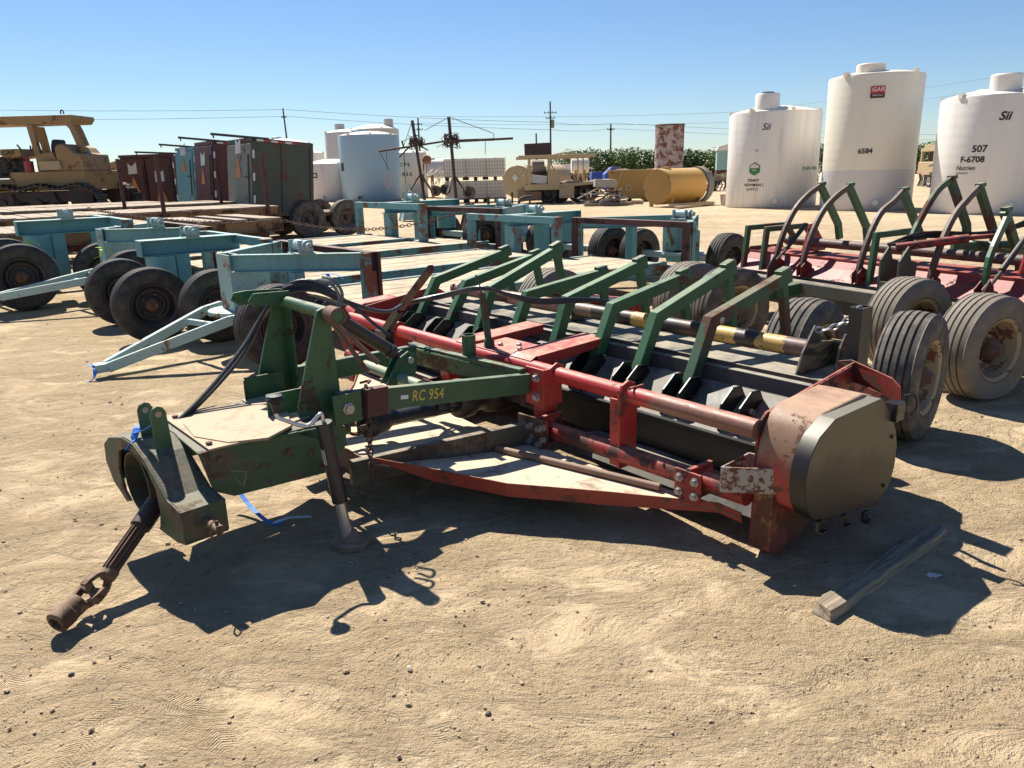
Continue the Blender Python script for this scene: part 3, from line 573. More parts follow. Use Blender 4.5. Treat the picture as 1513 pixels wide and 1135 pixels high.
# levers, cylinder
a=mm(); a.sweep([(2.52,-.30,.66),(1.93,-.30,1.10)],.035,.035); lv=a.build('prop_bar',RUSTM,mow,.003)
a=mm(); a.beam((2.56,-.31,.60),(2.30,-.31,.82),.04,.05); a.b2((2.58,-.34,.56),(2.44,-.28,.66)); a.build('prop_bracket',BLACKP,lv,.003)
a=mm(); a.tube([(1.845,.02,.60),(1.90,.02,.92)],.021,14); a.tube(spline([(1.90,.02,.90),(1.905,.0,1.0),(1.90,-.02,1.03),(1.885,-.03,1.01),(1.88,-.03,.98)]),.005,6); a.lathe([(.032,0),(.032,.05),(.024,.06)],(1.842,.02,.60),(.17,0,1),14); a.build('hose_post',GREENRUST,mow,0,True)
a=mm(); a.tube([(1.74,-1.06,.985),(1.72,-.90,.87)],.026,14); a.tube([(1.735,-1.0,.94),(1.715,-.72,.73)],.034,18); a.lathe([(.039,0),(.039,.03)],(1.713,-.73,.735),(0,.8,-.6),18); a.tube([(1.713,-.72,.73),(1.71,-.65,.68)],.015,10); a.build('hydraulic_cylinder',GREASE,mow,0,True)
for k in (0,1): mm().tube([(1.62+.05*k,-1.05,.93),(1.55+.06*k,-.88-.03*k,.72-.05*k)],[.011,.013],8).build('hose_coupler',BROWNP,mow,0,True)
a=mm(); a.ps([(-1.07,.90),(-1.12,.98),(-1.06,1.03),(-.97,1.0),(-.93,.93)],1.69,1.70); a.ps([(-1.07,.90),(-1.12,.98),(-1.06,1.03),(-.97,1.0),(-.93,.93)],1.78,1.79); a.build('cylinder_lug',BLACKP,mow,.002)
# hoses
HOSE=plain('hose_rubber',(.03,.03,.034),.38,0,.4,40)
random.seed(3)
for k in range(4):
    j=lambda a=.02: random.uniform(-a,a)
    P=[(1.82-k*.02,-1.86,.50),(1.90+k*.018,-1.62+j(),.62-k*.012),(2.0+k*.02,-1.38+j(),.80-k*.02),(2.06+k*.01,-1.22,.96-k*.01),(2.03,-1.12+j(),1.04+k*.012),(1.93,-1.0,1.05+k*.015),(1.86+j(),-.86,.97+j())]
    if k<3: P+=[(2.05+j(),-.55,.87),(2.30+j(),-.25,.85+j(.01)),(2.18,-.05,.88+k*.008),(1.90,.02,.945+k*.006),(1.80,.16,.905-k*.006),(1.76,.34,.86-k*.01),(1.70,.60,.84-k*.01),(1.66,.82,.80),(1.62,.95,.72)]
    else: P+=[(1.80,-.75,.86),(1.74,-.70,.80)]
    mm().tube(spline(P,5),.0095,8).build('hydraulic_hose',HOSE,mow,0,True)
a=mm()
for (x0,y0) in ((1.55,-1.10),(1.62,-1.05)): a.tube(spline([(x0,y0,.96),(x0+.01,y0+.05,1.06),(x0+.03,y0+.02,1.13),(x0+.10,y0,1.14)]),.008,8)
a.build('steel_hook',plain('grey_hook',(.12,.13,.13),.4,.5),mow,0,True)
# rear undercarriage
a=mm(); a.b2((.30,1.87,.34),(3.34,1.93,.41)); a.build('rear_axle',GREENRUST,mow,.004)
for s in (.55,1.78,3.0):
    a=mm(); a.sweep([(s,1.10,.46),(s,1.90,.40)],.08,.10); a.build('axle_strut',BLACKP,mow,.004)
wheel(mow,(-.25,1.92,.385),.76,.25,TYM,RIMC,rz=R(9))
wheel(mow,(-.93,1.92,.385),.77,.27,TYM,RIMC,rz=R(5))
wheel(mow,(-3.42,1.92,.385),.77,.27,TYG,RIMC)
# ================================================================ GROUND, SKY, SUN, CAMERA
FEET=[(-1.70,2.18,40),(-1.30,2.02,-35),(-1.33,2.21,60),(-1.31,1.87,-10),(-1.02,2.0,20),(-.9,1.9,35),(-1.08,2.06,70),(-.22,1.90,-15),(-1.62,2.07,110)]
def ground_mat():
    m,nt,b=nm('dry_dirt'); k=N(nt); co=k.obj()
    n1=k.noise(co,.9,6,.6,.4); n2=k.noise(co,5,7,.7,.2); n3=k.noise(co,60,5,.72); n6=k.noise(co,20,6,.75,.15); n7=k.noise(co,190,3,.65); big=k.noise(co,.45,4,.6,.3)
    st=k.n('ShaderNodeMapping'); st.inputs['Rotation'].default_value=(0,0,R(-24)); st.inputs['Scale'].default_value=(1.1,2.0,1); k.l(co,st.inputs[0]); n5=k.noise(st.outputs[0],1.9,8,.74,.9)
    n4=k.noise(k.scaled(co,(.16,1.6,1)),1.3,7,.7,.6); sy=k.n('ShaderNodeSeparateXYZ'); k.l(co,sy.inputs[0]); farm=k.ramp(sy.outputs[1],6,14); n4=k.m('MULTIPLY',n4,farm)
    loose=k.ramp(k.m('ADD',k.m('MULTIPLY',k.noise(co,1.4,7,.72,.8),.55),k.m('MULTIPLY',n5,.45)),.40,.60)          # 0 packed and pale, 1 churned
    crumb=k.ramp(n6,.48,.66)
    c=k.mix(loose,k.mix(n2,(.50,.372,.228),(.59,.458,.296)),k.mix(n2,(.40,.295,.17),(.54,.408,.252)))
    c=k.mix(k.m('MULTIPLY',k.ramp(big,.4,.7),.15),c,(.62,.50,.33))
    c=k.mix(k.m('MULTIPLY',k.m('MULTIPLY',crumb,loose),.45),c,(.25,.17,.10))
    c=k.mix(k.m('MULTIPLY',k.ramp(n4,.42,.58),.5),c,(.66,.54,.38))
    c=k.mix(k.m('MULTIPLY',k.ramp(n3,.62,.72),.35),c,(.22,.155,.10))
    pb=k.n('ShaderNodeTexVoronoi'); pb.inputs['Scale'].default_value=38; pb.inputs['Randomness'].default_value=1; k.l(co,pb.inputs['Vector'])
    sxp=k.n('ShaderNodeSeparateColor'); k.l(pb.outputs['Color'],sxp.inputs[0])
    pm=k.m('MULTIPLY',k.ramp(pb.outputs['Distance'],.30,.12),k.m('GREATER_THAN',sxp.outputs[0],k.m('SUBTRACT',.95,k.m('MULTIPLY',loose,.28))))
    c=k.mix(k.m('MULTIPLY',pm,.4),c,k.mix(sxp.outputs[1],(.20,.145,.10),(.60,.50,.37)))
    k.l(c,b.inputs['Base Color']); b.inputs['Roughness'].default_value=.95; b.inputs['Specular IOR Level'].default_value=.12
    gv=k.n('ShaderNodeTexVoronoi'); gv.inputs['Scale'].default_value=120; k.l(co,gv.inputs['Vector']); gr=k.ramp(gv.outputs['Distance'],.55,.1)
    amp=k.m('ADD',.38,k.m('MULTIPLY',loose,.62))
    h=k.m('ADD',k.m('MULTIPLY',n2,.45),k.m('MULTIPLY',n6,.8)); h=k.m('ADD',h,k.m('MULTIPLY',n3,.5)); h=k.m('ADD',h,k.m('MULTIPLY',gr,.10)); h=k.m('ADD',h,k.m('MULTIPLY',pm,.45)); h=k.m('MULTIPLY',h,amp); h=k.m('ADD',h,k.m('MULTIPLY',n7,.12)); h=k.m('ADD',h,k.m('MULTIPLY',k.ramp(n4,.35,.6),.4)); h=k.m('ADD',h,k.m('MULTIPLY',k.ramp(n5,.42,.55),.10))
    # boot prints: chevron treads pressed in the dust
    tot=None
    for (x,y,a) in FEET:
        sb=k.n('ShaderNodeMapping'); sb.vector_type='TEXTURE'; sb.inputs['Location'].default_value=(x,y,0); sb.inputs['Rotation'].default_value=(0,0,R(a)); k.l(co,sb.inputs[0])
        s3=k.n('ShaderNodeSeparateXYZ'); k.l(sb.outputs[0],s3.inputs[0])
        ex=k.m('DIVIDE',s3.outputs[0],.045); ey=k.m('DIVIDE',s3.outputs[1],.085)
        r2=k.m('ADD',k.m('MULTIPLY',ex,ex),k.m('MULTIPLY',ey,ey)); mk=k.ramp(r2,1.0,.75)
        ph=k.m('ADD',k.m('MULTIPLY',s3.outputs[1],560),k.m('MULTIPLY',k.m('ABSOLUTE',s3.outputs[0]),330)); wv=k.m('SINE',ph)
        q=k.m('MULTIPLY',mk,k.m('MULTIPLY',wv,.07)); tot=q if tot is None else k.m('ADD',tot,q)
    h=k.m('ADD',h,tot)
    k.bump(h,1.0,.036,b); return m
def axis_vals(lo,hi,step,a,b,g=1.13):
    v=[]; x=lo
    while x<=hi: v.append(x); x+=step
    s=step; x=v[0]; L=[]
    while x>a: s*=g; x-=s; L.append(x)
    s=step; x=v[-1]; Rr=[]
    while x<b: s*=g; x+=s; Rr.append(x)
    return L[::-1]+v+Rr
TRK=[(-.6,1.3,3.2,3.0,.07),(-.2,1.2,3.6,2.85,.07),(-4.5,3.2,1.0,1.55,.06),(-6,4.6,-1.6,3.3,.09),(-6,5.1,-1.5,3.75,.09)]+[(-14,9+i*1.7,14,10+i*1.75,.16) for i in range(6)]
def ground():
    xs=axis_vals(-2.6,3.6,.022,-2500,2500); ys=axis_vals(1.2,6.0,.022,-300,3500)
    vs=[];fs=[];nx=len(xs)
    for y in ys:
        for x in xs:
            z=0
            if abs(x)<60 and -20<y<120:
                f=noise.noise(V((x*.35,y*.35,0)))*.012
                near=max(0,1-max(0,math.hypot(x-.5,y-3)-6)/10)
                if near>0:
                    f+=near*(noise.fractal(V((x*2.2,y*2.2,3)),.7,2,4)*.006)
                    u=x*math.cos(R(32))+y*math.sin(R(32)); w=-x*math.sin(R(32))+y*math.cos(R(32))
                    f+=near*noise.fractal(V((u*1.5,w*3.5,9)),.8,2,4)*.002+noise.fractal(V((x*9,y*9,1)),.7,2,3)*.0028
                f+= (1-near)*noise.fractal(V((x*.25,y*2.4,5)),.8,2,3)*.012 if y>5 else 0
                z=f
                for (ax_,ay_,bx_,by_,tw) in TRK:
                    dx,dy=bx_-ax_,by_-ay_; L=math.hypot(dx,dy); al=((x-ax_)*dx+(y-ay_)*dy)/L; pd=abs(((x-ax_)*dy-(y-ay_)*dx)/L+.05*math.sin(al*.9))
                    if pd<tw*1.5 and -1<al<L: 
                        q_=math.exp(-(pd/(tw*.75))**4); z-=q_*.007; z+=.004*math.exp(-((pd-tw)/.03)**2)+q_*.0022*math.sin(al*70+(8 if (x*ay_)>0 else 0)*pd*12)
            vs.append((x,y,z))
    for j in range(len(ys)-1):
        for i in range(nx-1): a=j*nx+i; fs.append((a,a+1,a+nx+1,a+nx))
    me=bpy.data.meshes.new('ground'); me.from_pydata(vs,[],fs); me.shade_smooth(); me.materials.append(ground_mat())
    o=bpy.data.objects.new('ground',me); COL.objects.link(o); o['kind']='structure'; o['label']='dry sandy dirt yard with ruts, boot prints and tyre tracks'
    return o
ground()
# loose gravel and clods
def ico():
    t=(1+5**.5)/2; v=[(-1,t,0),(1,t,0),(-1,-t,0),(1,-t,0),(0,-1,t),(0,1,t),(0,-1,-t),(0,1,-t),(t,0,-1),(t,0,1),(-t,0,-1),(-t,0,1)]
    f=[(0,11,5),(0,5,1),(0,1,7),(0,7,10),(0,10,11),(1,5,9),(5,11,4),(11,10,2),(10,7,6),(7,1,8),(3,9,4),(3,4,2),(3,2,6),(3,6,8),(3,8,9),(4,9,5),(2,4,11),(6,2,10),(8,6,7),(9,8,1)]
    return [V(p).normalized() for p in v],f
IV,IF=ico()
def stones(name,pts,mat):
    m=MB()
    for (x,y,r) in pts:
        a=random.uniform(0,6.28); ca,sa=math.cos(a),math.sin(a); sx,sy,sz=random.uniform(.7,1.4),random.uniform(.6,1),random.uniform(.4,.8)
        vs=[]
        for p in IV:
            j=random.uniform(.8,1.2); q=V((p.x*sx,p.y*sy,p.z*sz))*r*j; vs.append((x+q.x*ca-q.y*sa,y+q.x*sa+q.y*ca,q.z+r*.15))
        m.add(vs,IF)
    return m.build(name,mat,None,0,False)
random.seed(11)
pts=[]
for i in range(12000):
    y=1.15*math.exp(random.random()*2.2); x=random.uniform(-.8,.8)*y*1.05+random.uniform(-.3,.3)
    r=.0014*math.exp(random.random()**3.0*1.75)*(1+y*.13)
    if noise.noise(V((x*1.3,y*1.3,2)))<random.uniform(-.7,.5): continue
    pts.append((x,y,r))
stones('gravel',pts,paint('clod_dirt',(.34,.25,.165),.1,.6,.95,30,.5,dustc=(.42,.31,.2),chip=0)).update({}) if 0 else None
g=stones('gravel',pts,paint('clod_dirt',(.34,.25,.165),.1,.6,.95,30,.5,dustc=(.5,.38,.25),chip=0)); tag(g,'small clods and pebbles scattered over the dirt',None,None,'stuff')
for i,(x,y,r,l) in enumerate(((-.37,2.2,.013,'small pale stone alone on the dirt below the mower shadow'),(1.35,2.32,.014,'pale pebble at the lower edge of the end cap shadow'),(-1.52,2.22,.012,'dark pebble on the dirt below the drive shaft end'),(-.1,1.97,.013,'dark round stone on open dirt near the bottom of the photo'),(1.30,2.62,.016,'grey pebble in the shadow right of the wooden board'))):
    tag(stones('stone',[(x,y,r)],plain('stone_grey' if i in(1,0,4) else 'stone_dark',(.45,.38,.3) if i in(1,0,4) else (.08,.065,.055),.8,0,.3,50)),l,'stone')
# wooden board
def wood_mat(name,base,grain=1):
    m,nt,b=nm(name); k=N(nt); co=k.obj(); g=k.noise(k.scaled(co,(1.5,26,26)),2.2,7,.7,.5); f=k.noise(co,5,4,.6)
    c=k.mix(k.ramp(g,.35,.65),tuple(x*.45 for x in base),tuple(min(1,x*1.25) for x in base)); c=k.mix(k.m('MULTIPLY',k.ramp(f,.4,.8),.4),c,DIRT)
    k.l(c,b.inputs['Base Color']); b.inputs['Roughness'].default_value=.85; k.bump(g,.6,.006,b); return m
WOOD=wood_mat('weathered_wood',(.30,.24,.165)); WOODL=wood_mat('dry_deck_wood',(.40,.31,.22))
bd=MB(); n=14; vs=[]
for i in range(n+1):
    t=i/n; x=t*.98; e=.006*math.sin(i*2.3)+.004*(random.random()-.5); w=.044+.003*math.sin(i*1.7)
    if i==0: w=.04
    for (yy,zz) in ((-w,0),(w,0),(w-.004,.04+e*.2),(-w+.006,.042+e*.15)): vs.append((x+(random.uniform(-.02,.02) if i in(0,n) else 0),yy+e*.3,zz))
bd.add(vs,[(0,1,2,3)]+[(i*4+j,i*4+(j+1)%4,(i+1)*4+(j+1)%4,(i+1)*4+j) for i in range(n) for j in range(4)]+[(n*4+3,n*4+2,n*4+1,n*4)])
p=yard(-.455,-.21); q=yard(-.445,.80)
o=bd.build('wooden_board',WOOD,None,.003); o.location=(p[0],p[1],.004); o.rotation_euler=(0,0,math.atan2(q[1]-p[1],q[0]-p[0])); tag(o,'splintered grey wooden board lying on the dirt beside the black end cap','board')
# torn leaf scrap
a=MB(); a.add([(0,0,.004),(.03,.01,.012),(.06,0,.006),(.07,-.02,.015),(.03,-.025,.004),(.01,-.02,.01)],[(0,1,5),(1,4,5),(1,2,3,4)]); o=a.build('paper_scrap',plain('scrap_white',(.6,.55,.48),.8)); x,y,z=S(1390,856,2.7); o.location=(1.62,2.70,.002); tag(o,'pale torn paper scrap on the ground right of the board','paper scrap')
# blue ribbon on the ground
a=MB(); a.sweep(spline([(*yard(2.04,-1.52),.20),(*yard(1.85,-1.50),.07),(*yard(1.66,-1.46),.012),(*yard(1.64,-1.40),.01)],5),.022,.002); 
o=a.build('survey_ribbon',BLUEP); b2=MB(); b2.sweep(spline([(*yard(1.655,-1.45),.012),(*yard(1.62,-1.38),.03),(*yard(1.60,-1.28),.012)],5),.02,.002); b2.build('faded_end',plain('faded_ribbon',(.6,.75,.85),.6),o); tag(o,'blue survey ribbon trailing onto the dirt below the tongue box','ribbon')
# sky & sun
SUNV=V((.80*WX+.10*WY,.80*WY-.10*WX,1.0)).normalized()
el=math.asin(SUNV.z); az=math.atan2(SUNV.x,SUNV.y)
w=bpy.data.worlds.new('World'); sc.world=w; w.use_nodes=True; nt=w.node_tree; nt.nodes.clear()
ow=nt.nodes.new('ShaderNodeOutputWorld'); bg=nt.nodes.new('ShaderNodeBackground'); sk=nt.nodes.new('ShaderNodeTexSky'); sk.sky_type='NISHITA'; sk.sun_disc=False
sk.sun_elevation=el; sk.sun_rotation=az; sk.air_density=1.0; sk.dust_density=.05; sk.ozone_density=1.3; sk.altitude=100
bg.inputs[1].default_value=.057; hs=nt.nodes.new('ShaderNodeHueSaturation'); hs.inputs['Saturation'].default_value=1.05; nt.links.new(sk.outputs[0],hs.inputs['Color']); tn=nt.nodes.new('ShaderNodeMix'); tn.data_type='RGBA'; tn.blend_type='MULTIPLY'; tn.inputs[0].default_value=1; tn.inputs[7].default_value=(.80,.92,1.11,1); nt.links.new(hs.outputs[0],tn.inputs[6]); nt.links.new(tn.outputs[2],bg.inputs[0]); nt.links.new(bg.outputs[0],ow.inputs[0])
sl=bpy.data.lights.new('sun','SUN'); sl.energy=5.0; sl.angle=R(.5); sl.color=(1,.94,.84); so=bpy.data.objects.new('sun',sl); COL.objects.link(so)
so.rotation_euler=SUNV.to_track_quat('Z','Y').to_euler()
cd=bpy.data.cameras.new('camera'); cd.sensor_fit='HORIZONTAL'; cd.sensor_width=36; cd.lens=FPX/1513*36; cd.clip_end=6000; cd.clip_start=.05
co_=bpy.data.objects.new('camera',cd); COL.objects.link(co_); M4=Matrix((RT,UP,-FW)).transposed().to_4x4(); M4.translation=EYE; co_.matrix_world=M4; sc.camera=co_
sc.view_settings.view_transform='Standard'; sc.view_settings.look='None'; sc.view_settings.gamma=1; sc.view_settings.use_curve_mapping=False; sc.view_settings.exposure=.86
# ================================================================ SECOND MOWER (right, facing away)
P2Y=YAW-math.atan2(.225,.974)
ox,oy=yard(0,3.70)
m2=thing('flail_mower','flail mower facing away at right, tall curved brown arches over its dusty red hood','flail mower',(ox,oy,0),P2Y,'flail mowers')
S0,S1=-1.1,3.5
REDD=paint('dusty_red_hood',(.27,.024,.015),.42,.24,.5,4,.25,rustc=(.07,.025,.02),dustc=(.40,.26,.19),chip=.6)
ARCB=paint('dark_brown_arch',(.085,.042,.032),.35,.45,.55,5,.3,rustc=(.05,.022,.016),dustc=(.27,.22,.16))
GREYB=paint('dusty_grey_beam',(.07,.075,.055),.1,1.0,.6,4,.3,dustc=(.25,.22,.17))
a=mm(); a.b2((S0,-.08,.38),(S1,.06,.50)); a.build('beam',GREYB,m2,.01)
a=mm(); a.ps([(.10,.50),(.14,.485),(.30,.68),(.64,.72),(.78,.68),(.82,.40),(.80,.40),(.76,.66),(.63,.70),(.31,.665)],S0,S1); a.build('hood',REDD,m2,.004)
a=mm(); a.ps([(.10,.52),(.14,.52),(.14,.22),(.10,.22)],S0,S1); a.build('curtain',BLACKR,m2)
a=mm(); a.b2((S0,.30,.675),(S1,.315,.705)); a.build('hood_rib',REDD,m2)
a=mm(); a.ps([(.0,.25),(.0,.48),(.14,.50),(.32,.74),(.8,.74),(.95,.35),(.8,.2)],S1,S1+.012); a.ps([(-.45,.33),(-.40,.38),(.0,.56),(.05,.50),(-.0,.42)],S1,S1+.02); a.build('end_plate',RUSTM,m2,.003)
a=mm(); a.tube([(S0,.50,.82),(3.15,.50,.82)],.045,18); a.build('rear_pipe',ARCB,m2,0,True)
ARC=[(3.04,.85,1.377,GREENARM),(2.67,.85,1.37,GREENARM),(2.0,.80,1.33,GREENARM),(1.57,.85,1.435,GREENRUST),(1.28,.82,1.37,GREENRUST),(.83,.50,1.195,GREENC),(.02,.75,1.36,GREENRUST),(-.35,.75,1.38,GREENARM)]
for i,(s,b,z,m_) in enumerate(ARC):
    s0=s-.12; pts_=[(s0,.15,.50),(s0+.01,.15,.68),(s0+.02,.24,.92),(s0+.05,.40,1.14),(s0+.08,.60,z-.09),(s,b-.03,z)]
    if i==5: pts_=[(s0,.17,.57),(s0+.02,.20,.85),(s-.03,.45,z-.06),(s,b,z)]
    a=mm(); a.sweep(spline(pts_,4),.036,.055,(1,.0,0)); o=a.build('curved_arm',ARCB if m_ is not GREENC and i not in(3,) else (GREENC if i==5 else GREENRUST),m2,.004)
    a=mm(); a.sweep([(s,b-.04,z+.01),(s+.02,b+.30,z-.42),(s+.02,b+.34,z-.58)],.05,.07,(1,0,0)); a.build('straight_strut',m_,m2,.004)
    a=mm(); a.beam((s,b-.05,z+.015),(s,b+.02,z+.025),.06,.035,(1,0,0)); a.build('arch_cap',GREEN,m2,.004)
    a=mm(); 
    for d in (-.03,.03): a.ps([(.09,.52),(.08,.62),(.15,.68),(.22,.64),(.24,.56)],s0+d-.004,s0+d+.004)
    a.build('arm_bracket',REDWORN,m2,.001)
for s,z in ((3.42,.98),(3.14,.98),(1.78,1.0)):
    a=mm(); a.sweep([(s,.16,.52),(s,.20,z-.03),(s,.75,z-.02),(s+.0,.86,z-.15)],.045,.055,(1,0,0)); a.build('square_arm',GREENRUST if s>2.9 else GREENARM,m2,.004)
for s in (2.85,.62):
    a=mm(); a.ps([(.42,.72),(.50,1.0),(.56,1.01),(.76,.76),(.74,.72)],s-.012,s+.012); a.build('red_bracket',REDP,m2,.003)
    a=mm(); a.tube([(s-.02,.0,.62),(s-.0,.25,.80)],.014,8); a.tube([(s,.2,.77),(s+.02,.47,1.0)],.024,10); a.ps([(-.08,.40),(-.08,.60),(.0,.72),(.05,.62),(.04,.40)],s-.05,s-.035); a.build('linkage_cylinder',GREASE,m2,0,True)
a=mm(); a.ps([(-.12,.40),(-.12,.80),(-.02,.92),(.02,.80),(.10,.78),(.08,.40)],1.27,1.29); a.ps([(-.12,.40),(-.12,.80),(-.02,.92),(.02,.80),(.10,.78),(.08,.40)],1.45,1.47); a.b2((1.27,-.12,.42),(1.47,-.11,.62)); a.build('centre_bracket',GREYB,m2,.004)
a=mm(); a.tube([(1.40,-.02,.90),(1.02,.35,.98)],.035,14); a.tube([(1.1,.30,.97),(.9,.48,1.0)],.02,10); a.build('hydraulic_cylinder',REDWORN,m2,0,True)
for k in range(4):
    j=lambda q=.03: random.uniform(-q,q)
    mm().tube(spline([(1.42+.02*k,-.03,.92),(1.30,.2+j(),1.0+j()),(1.1+j(),.7,.98+j()),(.95+j(),1.1,1.08+j()),(.80+j(),1.6,1.02+j()),(.7,2.0,1.12+.05*k),(.62+j(),2.2,1.3+j()),(.6,2.25,1.0)],5),.013,6).build('hydraulic_hose',BLACKR,m2,0,True)
a=mm(); a.sweep([(1.5,.85,.82),(.95,2.05,.84)],.06,.12); a.sweep([(.1,.85,.82),(.65,2.05,.84)],.06,.12); a.tube([(1.7,1.1,.86),(0,1.1,.86)],.03,12); a.build('hitch_frame',GREEN,m2,.004)
for s in (.62,.95):
    a=mm(); a.ps([(2.0,.45),(2.0,.9),(2.06,1.32),(2.13,1.34),(2.2,1.3),(2.26,.9),(2.26,.45)],s-.01,s+.01); a.build('mast_plate',GREENC,m2,.003)
a=mm(); a.tube([(.8,2.1,1.28),(.8,.95,.98)],.03,12); a.ps([(1.35,.85),(1.3,1.05),(1.4,1.15),(1.55,1.1),(1.6,.85)],.74,.76); a.ps([(1.35,.85),(1.3,1.05),(1.4,1.15),(1.55,1.1),(1.6,.85)],.86,.88); a.build('lift_cylinder',GREASE,m2,0,True)
for (s,b) in ((.42,-.45),(1.0,-.30),(2.66,-.42),(3.10,-.52)):
    pass
def m2w(s,b,rz=0,**k): return wheel(m2,(-s,b,k.pop('z',.375)),.75,.28,k.pop('mat',TYG),RIMC,rz=rz,**k)
def yl(s,b): d=b-3.7; return (.974*s+.225*d,-.225*s+.974*d)
m2w(*yl(.30,3.12),z=.35,flat=.05); m2w(*yl(.95,3.42)); m2w(*yl(2.37,3.1),mat=TYM); m2w(*yl(2.88,3.2))
for (p_,q_) in ((yl(.3,3.12),yl(.95,3.42)),(yl(2.37,3.1),yl(2.88,3.2))):
    a=mm(); a.tube([(*p_,.36),(*q_,.37)],.03,10); cs=(p_[0]+q_[0])/2; cb=(p_[1]+q_[1])/2; a.sweep([(cs,cb,.37),(cs,-.04,.44)],.16,.11); a.build('wheel_arm',GREEN,m2,.005)
# red tool box with chains between the machines
# ================================================================ TURQUOISE TRAILERS
DECKW=paint('dusty_plywood',(.30,.22,.15),.2,1.1,.85,2.2,.2,dustc=(.52,.42,.29),chip=1.2,bump=.3)
def trailer(kind,sc_,b0,scale,label,ton=True,dz=0,flip=False,wm=TYD,rm=RIMD,short=5.5,tongue_tip=(0,-1.38,.09),tailn=1.25):
    x,y=yard(sc_,b0); t=thing('gantry_trailer',label,'trailer',(x,y,dz),YAW,'turquoise gantry trailers'); t.scale=(scale,)*3
    Bc=5.1 if kind=='A' else 4.7
    def end(sg,b_,nose):
        f=lambda s,b,z: (s,b_+sg*(b-0),z)      # b measured inward from portal, negative = outward
        if kind=='A':
            a=mm()
            for e in (-1,1): a.ibeam(f(e*.13,-nose+.05,.87),f(e*.98,-.02,.87),.08,.16)
            a.beam(f(-.17,-nose+.1,.87),f(.17,-nose+.1,.87),.02,.16); a.build('gantry_beam',TEAL,t,.003)
            a=mm(); a.b2(f(-.17,-nose+.0,.44),f(.17,-nose+.014,.95)); 
            for e in (-1,1): a.b2(f(e*.17-.006,-nose+.014,.44),f(e*.17+.006,-nose+.36,.80))
            a.build('nose_plate',TEALW,t,.003)
            a=mm(); a.b2(f(-.14,-nose+.03,.30),f(.14,-nose+.33,.44)); a.build('pivot_post',TEAL,t,.02)
            a=mm(); a.tube([f(0,-nose+.12,.40),f(0,-nose+.12,.44)],.30,20); a.build('turntable',TEALW,t,.003)
            for e in (-1,1):
                a=mm(); a.b2(f(e*1.0-.06,-.06,.28),f(e*1.0+.06,.0,.95)); a.b2(f(e*1.0-.05,.0,.28),f(e*1.0+.05,.05,.79)); a.build('gantry_column',TEALD,t,.003)
                a=mm(); a.b2(f(e*1.0-.065,.05,.28),f(e*1.0-.04,.09,.955)); a.b2(f(e*1.0-.065+.025*(e>0)*0,.05,.28),f(e*1.0+.065,.062,.955)); a.build('rust_angle',DKRED,t,.002)
                a=mm(); a.b2(f(e*.56-.07,-nose*.52-.05,.26),f(e*.56+.07,-nose*.52+.05,.79)); a.build('gantry_column',TEAL,t,.004)
            a=mm(); a.b2(f(-1.05,.052,.88),f(1.05,.075,.955)); a.b2(f(-1.05,-.02,.945),f(1.05,.052,.956)); a.build('crossbeam',DKRED,t,.002)
            ws=.80
        else:
            a=mm(); a.ibeam(f(0,-nose,.87),f(0,.10,.87),.22,.17); a.b2(f(-.11,-nose-.006,.785),f(.11,-nose+.006,.955)); a.build('gantry_beam',TEAL,t,.003)
            a=mm(); a.tube([f(0,-nose+.20,.50),f(0,-nose+.20,.785)],.155,20); a.build('pivot_post',TEAL,t,0,True)
            for bb in (-.55,.0):
                a=mm(); a.b2(f(-.10,bb-.07,.28),f(.10,bb+.07,.785)); a.build('gantry_column',TEALD if bb==0 else TEAL,t,.004)
            a=mm(); a.b2(f(-1.0,.03,.86),f(1.0,.10,.95)); a.build('crossbeam',TEAL,t,.002)
            for e in (-1,1):
                a=mm(); a.b2(f(e*.98-.06,-.02,.28),f(e*.98+.06,.08,.95)); a.build('gantry_column',TEALD,t,.003)
            ws=.62
        nb_=b_-sg*(nose-.15 if kind=='A' else nose+.10)
        a=mm(); a.b2((-ws+.1,nb_-.06,.33),(ws-.1,nb_+.06,.42)); a.build('axle',TEALW,t,.004)
        for e in (-1,1): wheel(t,(e*ws,nb_,.37),.74,.24,wm,rm,rimside=1)
        # winch
        a=mm(); c=f(-.55 if kind=='A' else 0,-.42,1.0); a.tube([(c[0]-.14,c[1],c[2]+.02),(c[0]+.12,c[1],c[2]+.02)],.05,14); a.b2((c[0]-.10,c[1]-.07,c[2]-.05),(c[0]-.085,c[1]+.07,c[2]+.07)); a.b2((c[0]+.10,c[1]-.07,c[2]-.05),(c[0]+.115,c[1]+.07,c[2]+.07)); a.b2((c[0]-.12,c[1]-.08,c[2]-.052),(c[0]+.13,c[1]+.08,c[2]-.04)); a.tube([(c[0]-.14,c[1],c[2]+.02),(c[0]-.19,c[1],c[2]+.02)],.03,10); a.build('winch',TEALW,t,.003)
    end(1,.65,.95); end(-1,Bc,tailn)
    for e in (-1,1):
        a=mm(); a.ibeam((e*.66,.65,.36),(e*.66,Bc,.36),.07,.17); a.build('deck_rail',TEALD,t,.003)
    a=mm(); n=4
    for k in range(n):
        s=-.60+1.20*(k+.5)/n; a.b2((s-.149,.68,.41),(s+.149,Bc-.05,.435+.003*(k%3)))
    a.build('deck_boards',DECKW,t,.003)
    a=mm()
    for e in (-1,1):
        for bq in (.62,Bc): a.b2((e*.82-.22,bq-.04,.30),(e*.82+.22,bq+.04,.40))
    for k in range(5): bb=.9+k*(Bc-1.3)/4; a.b2((-.63,bb-.04,.31),(.63,bb+.04,.40))
    a.build('cross_member',TEALD,t)
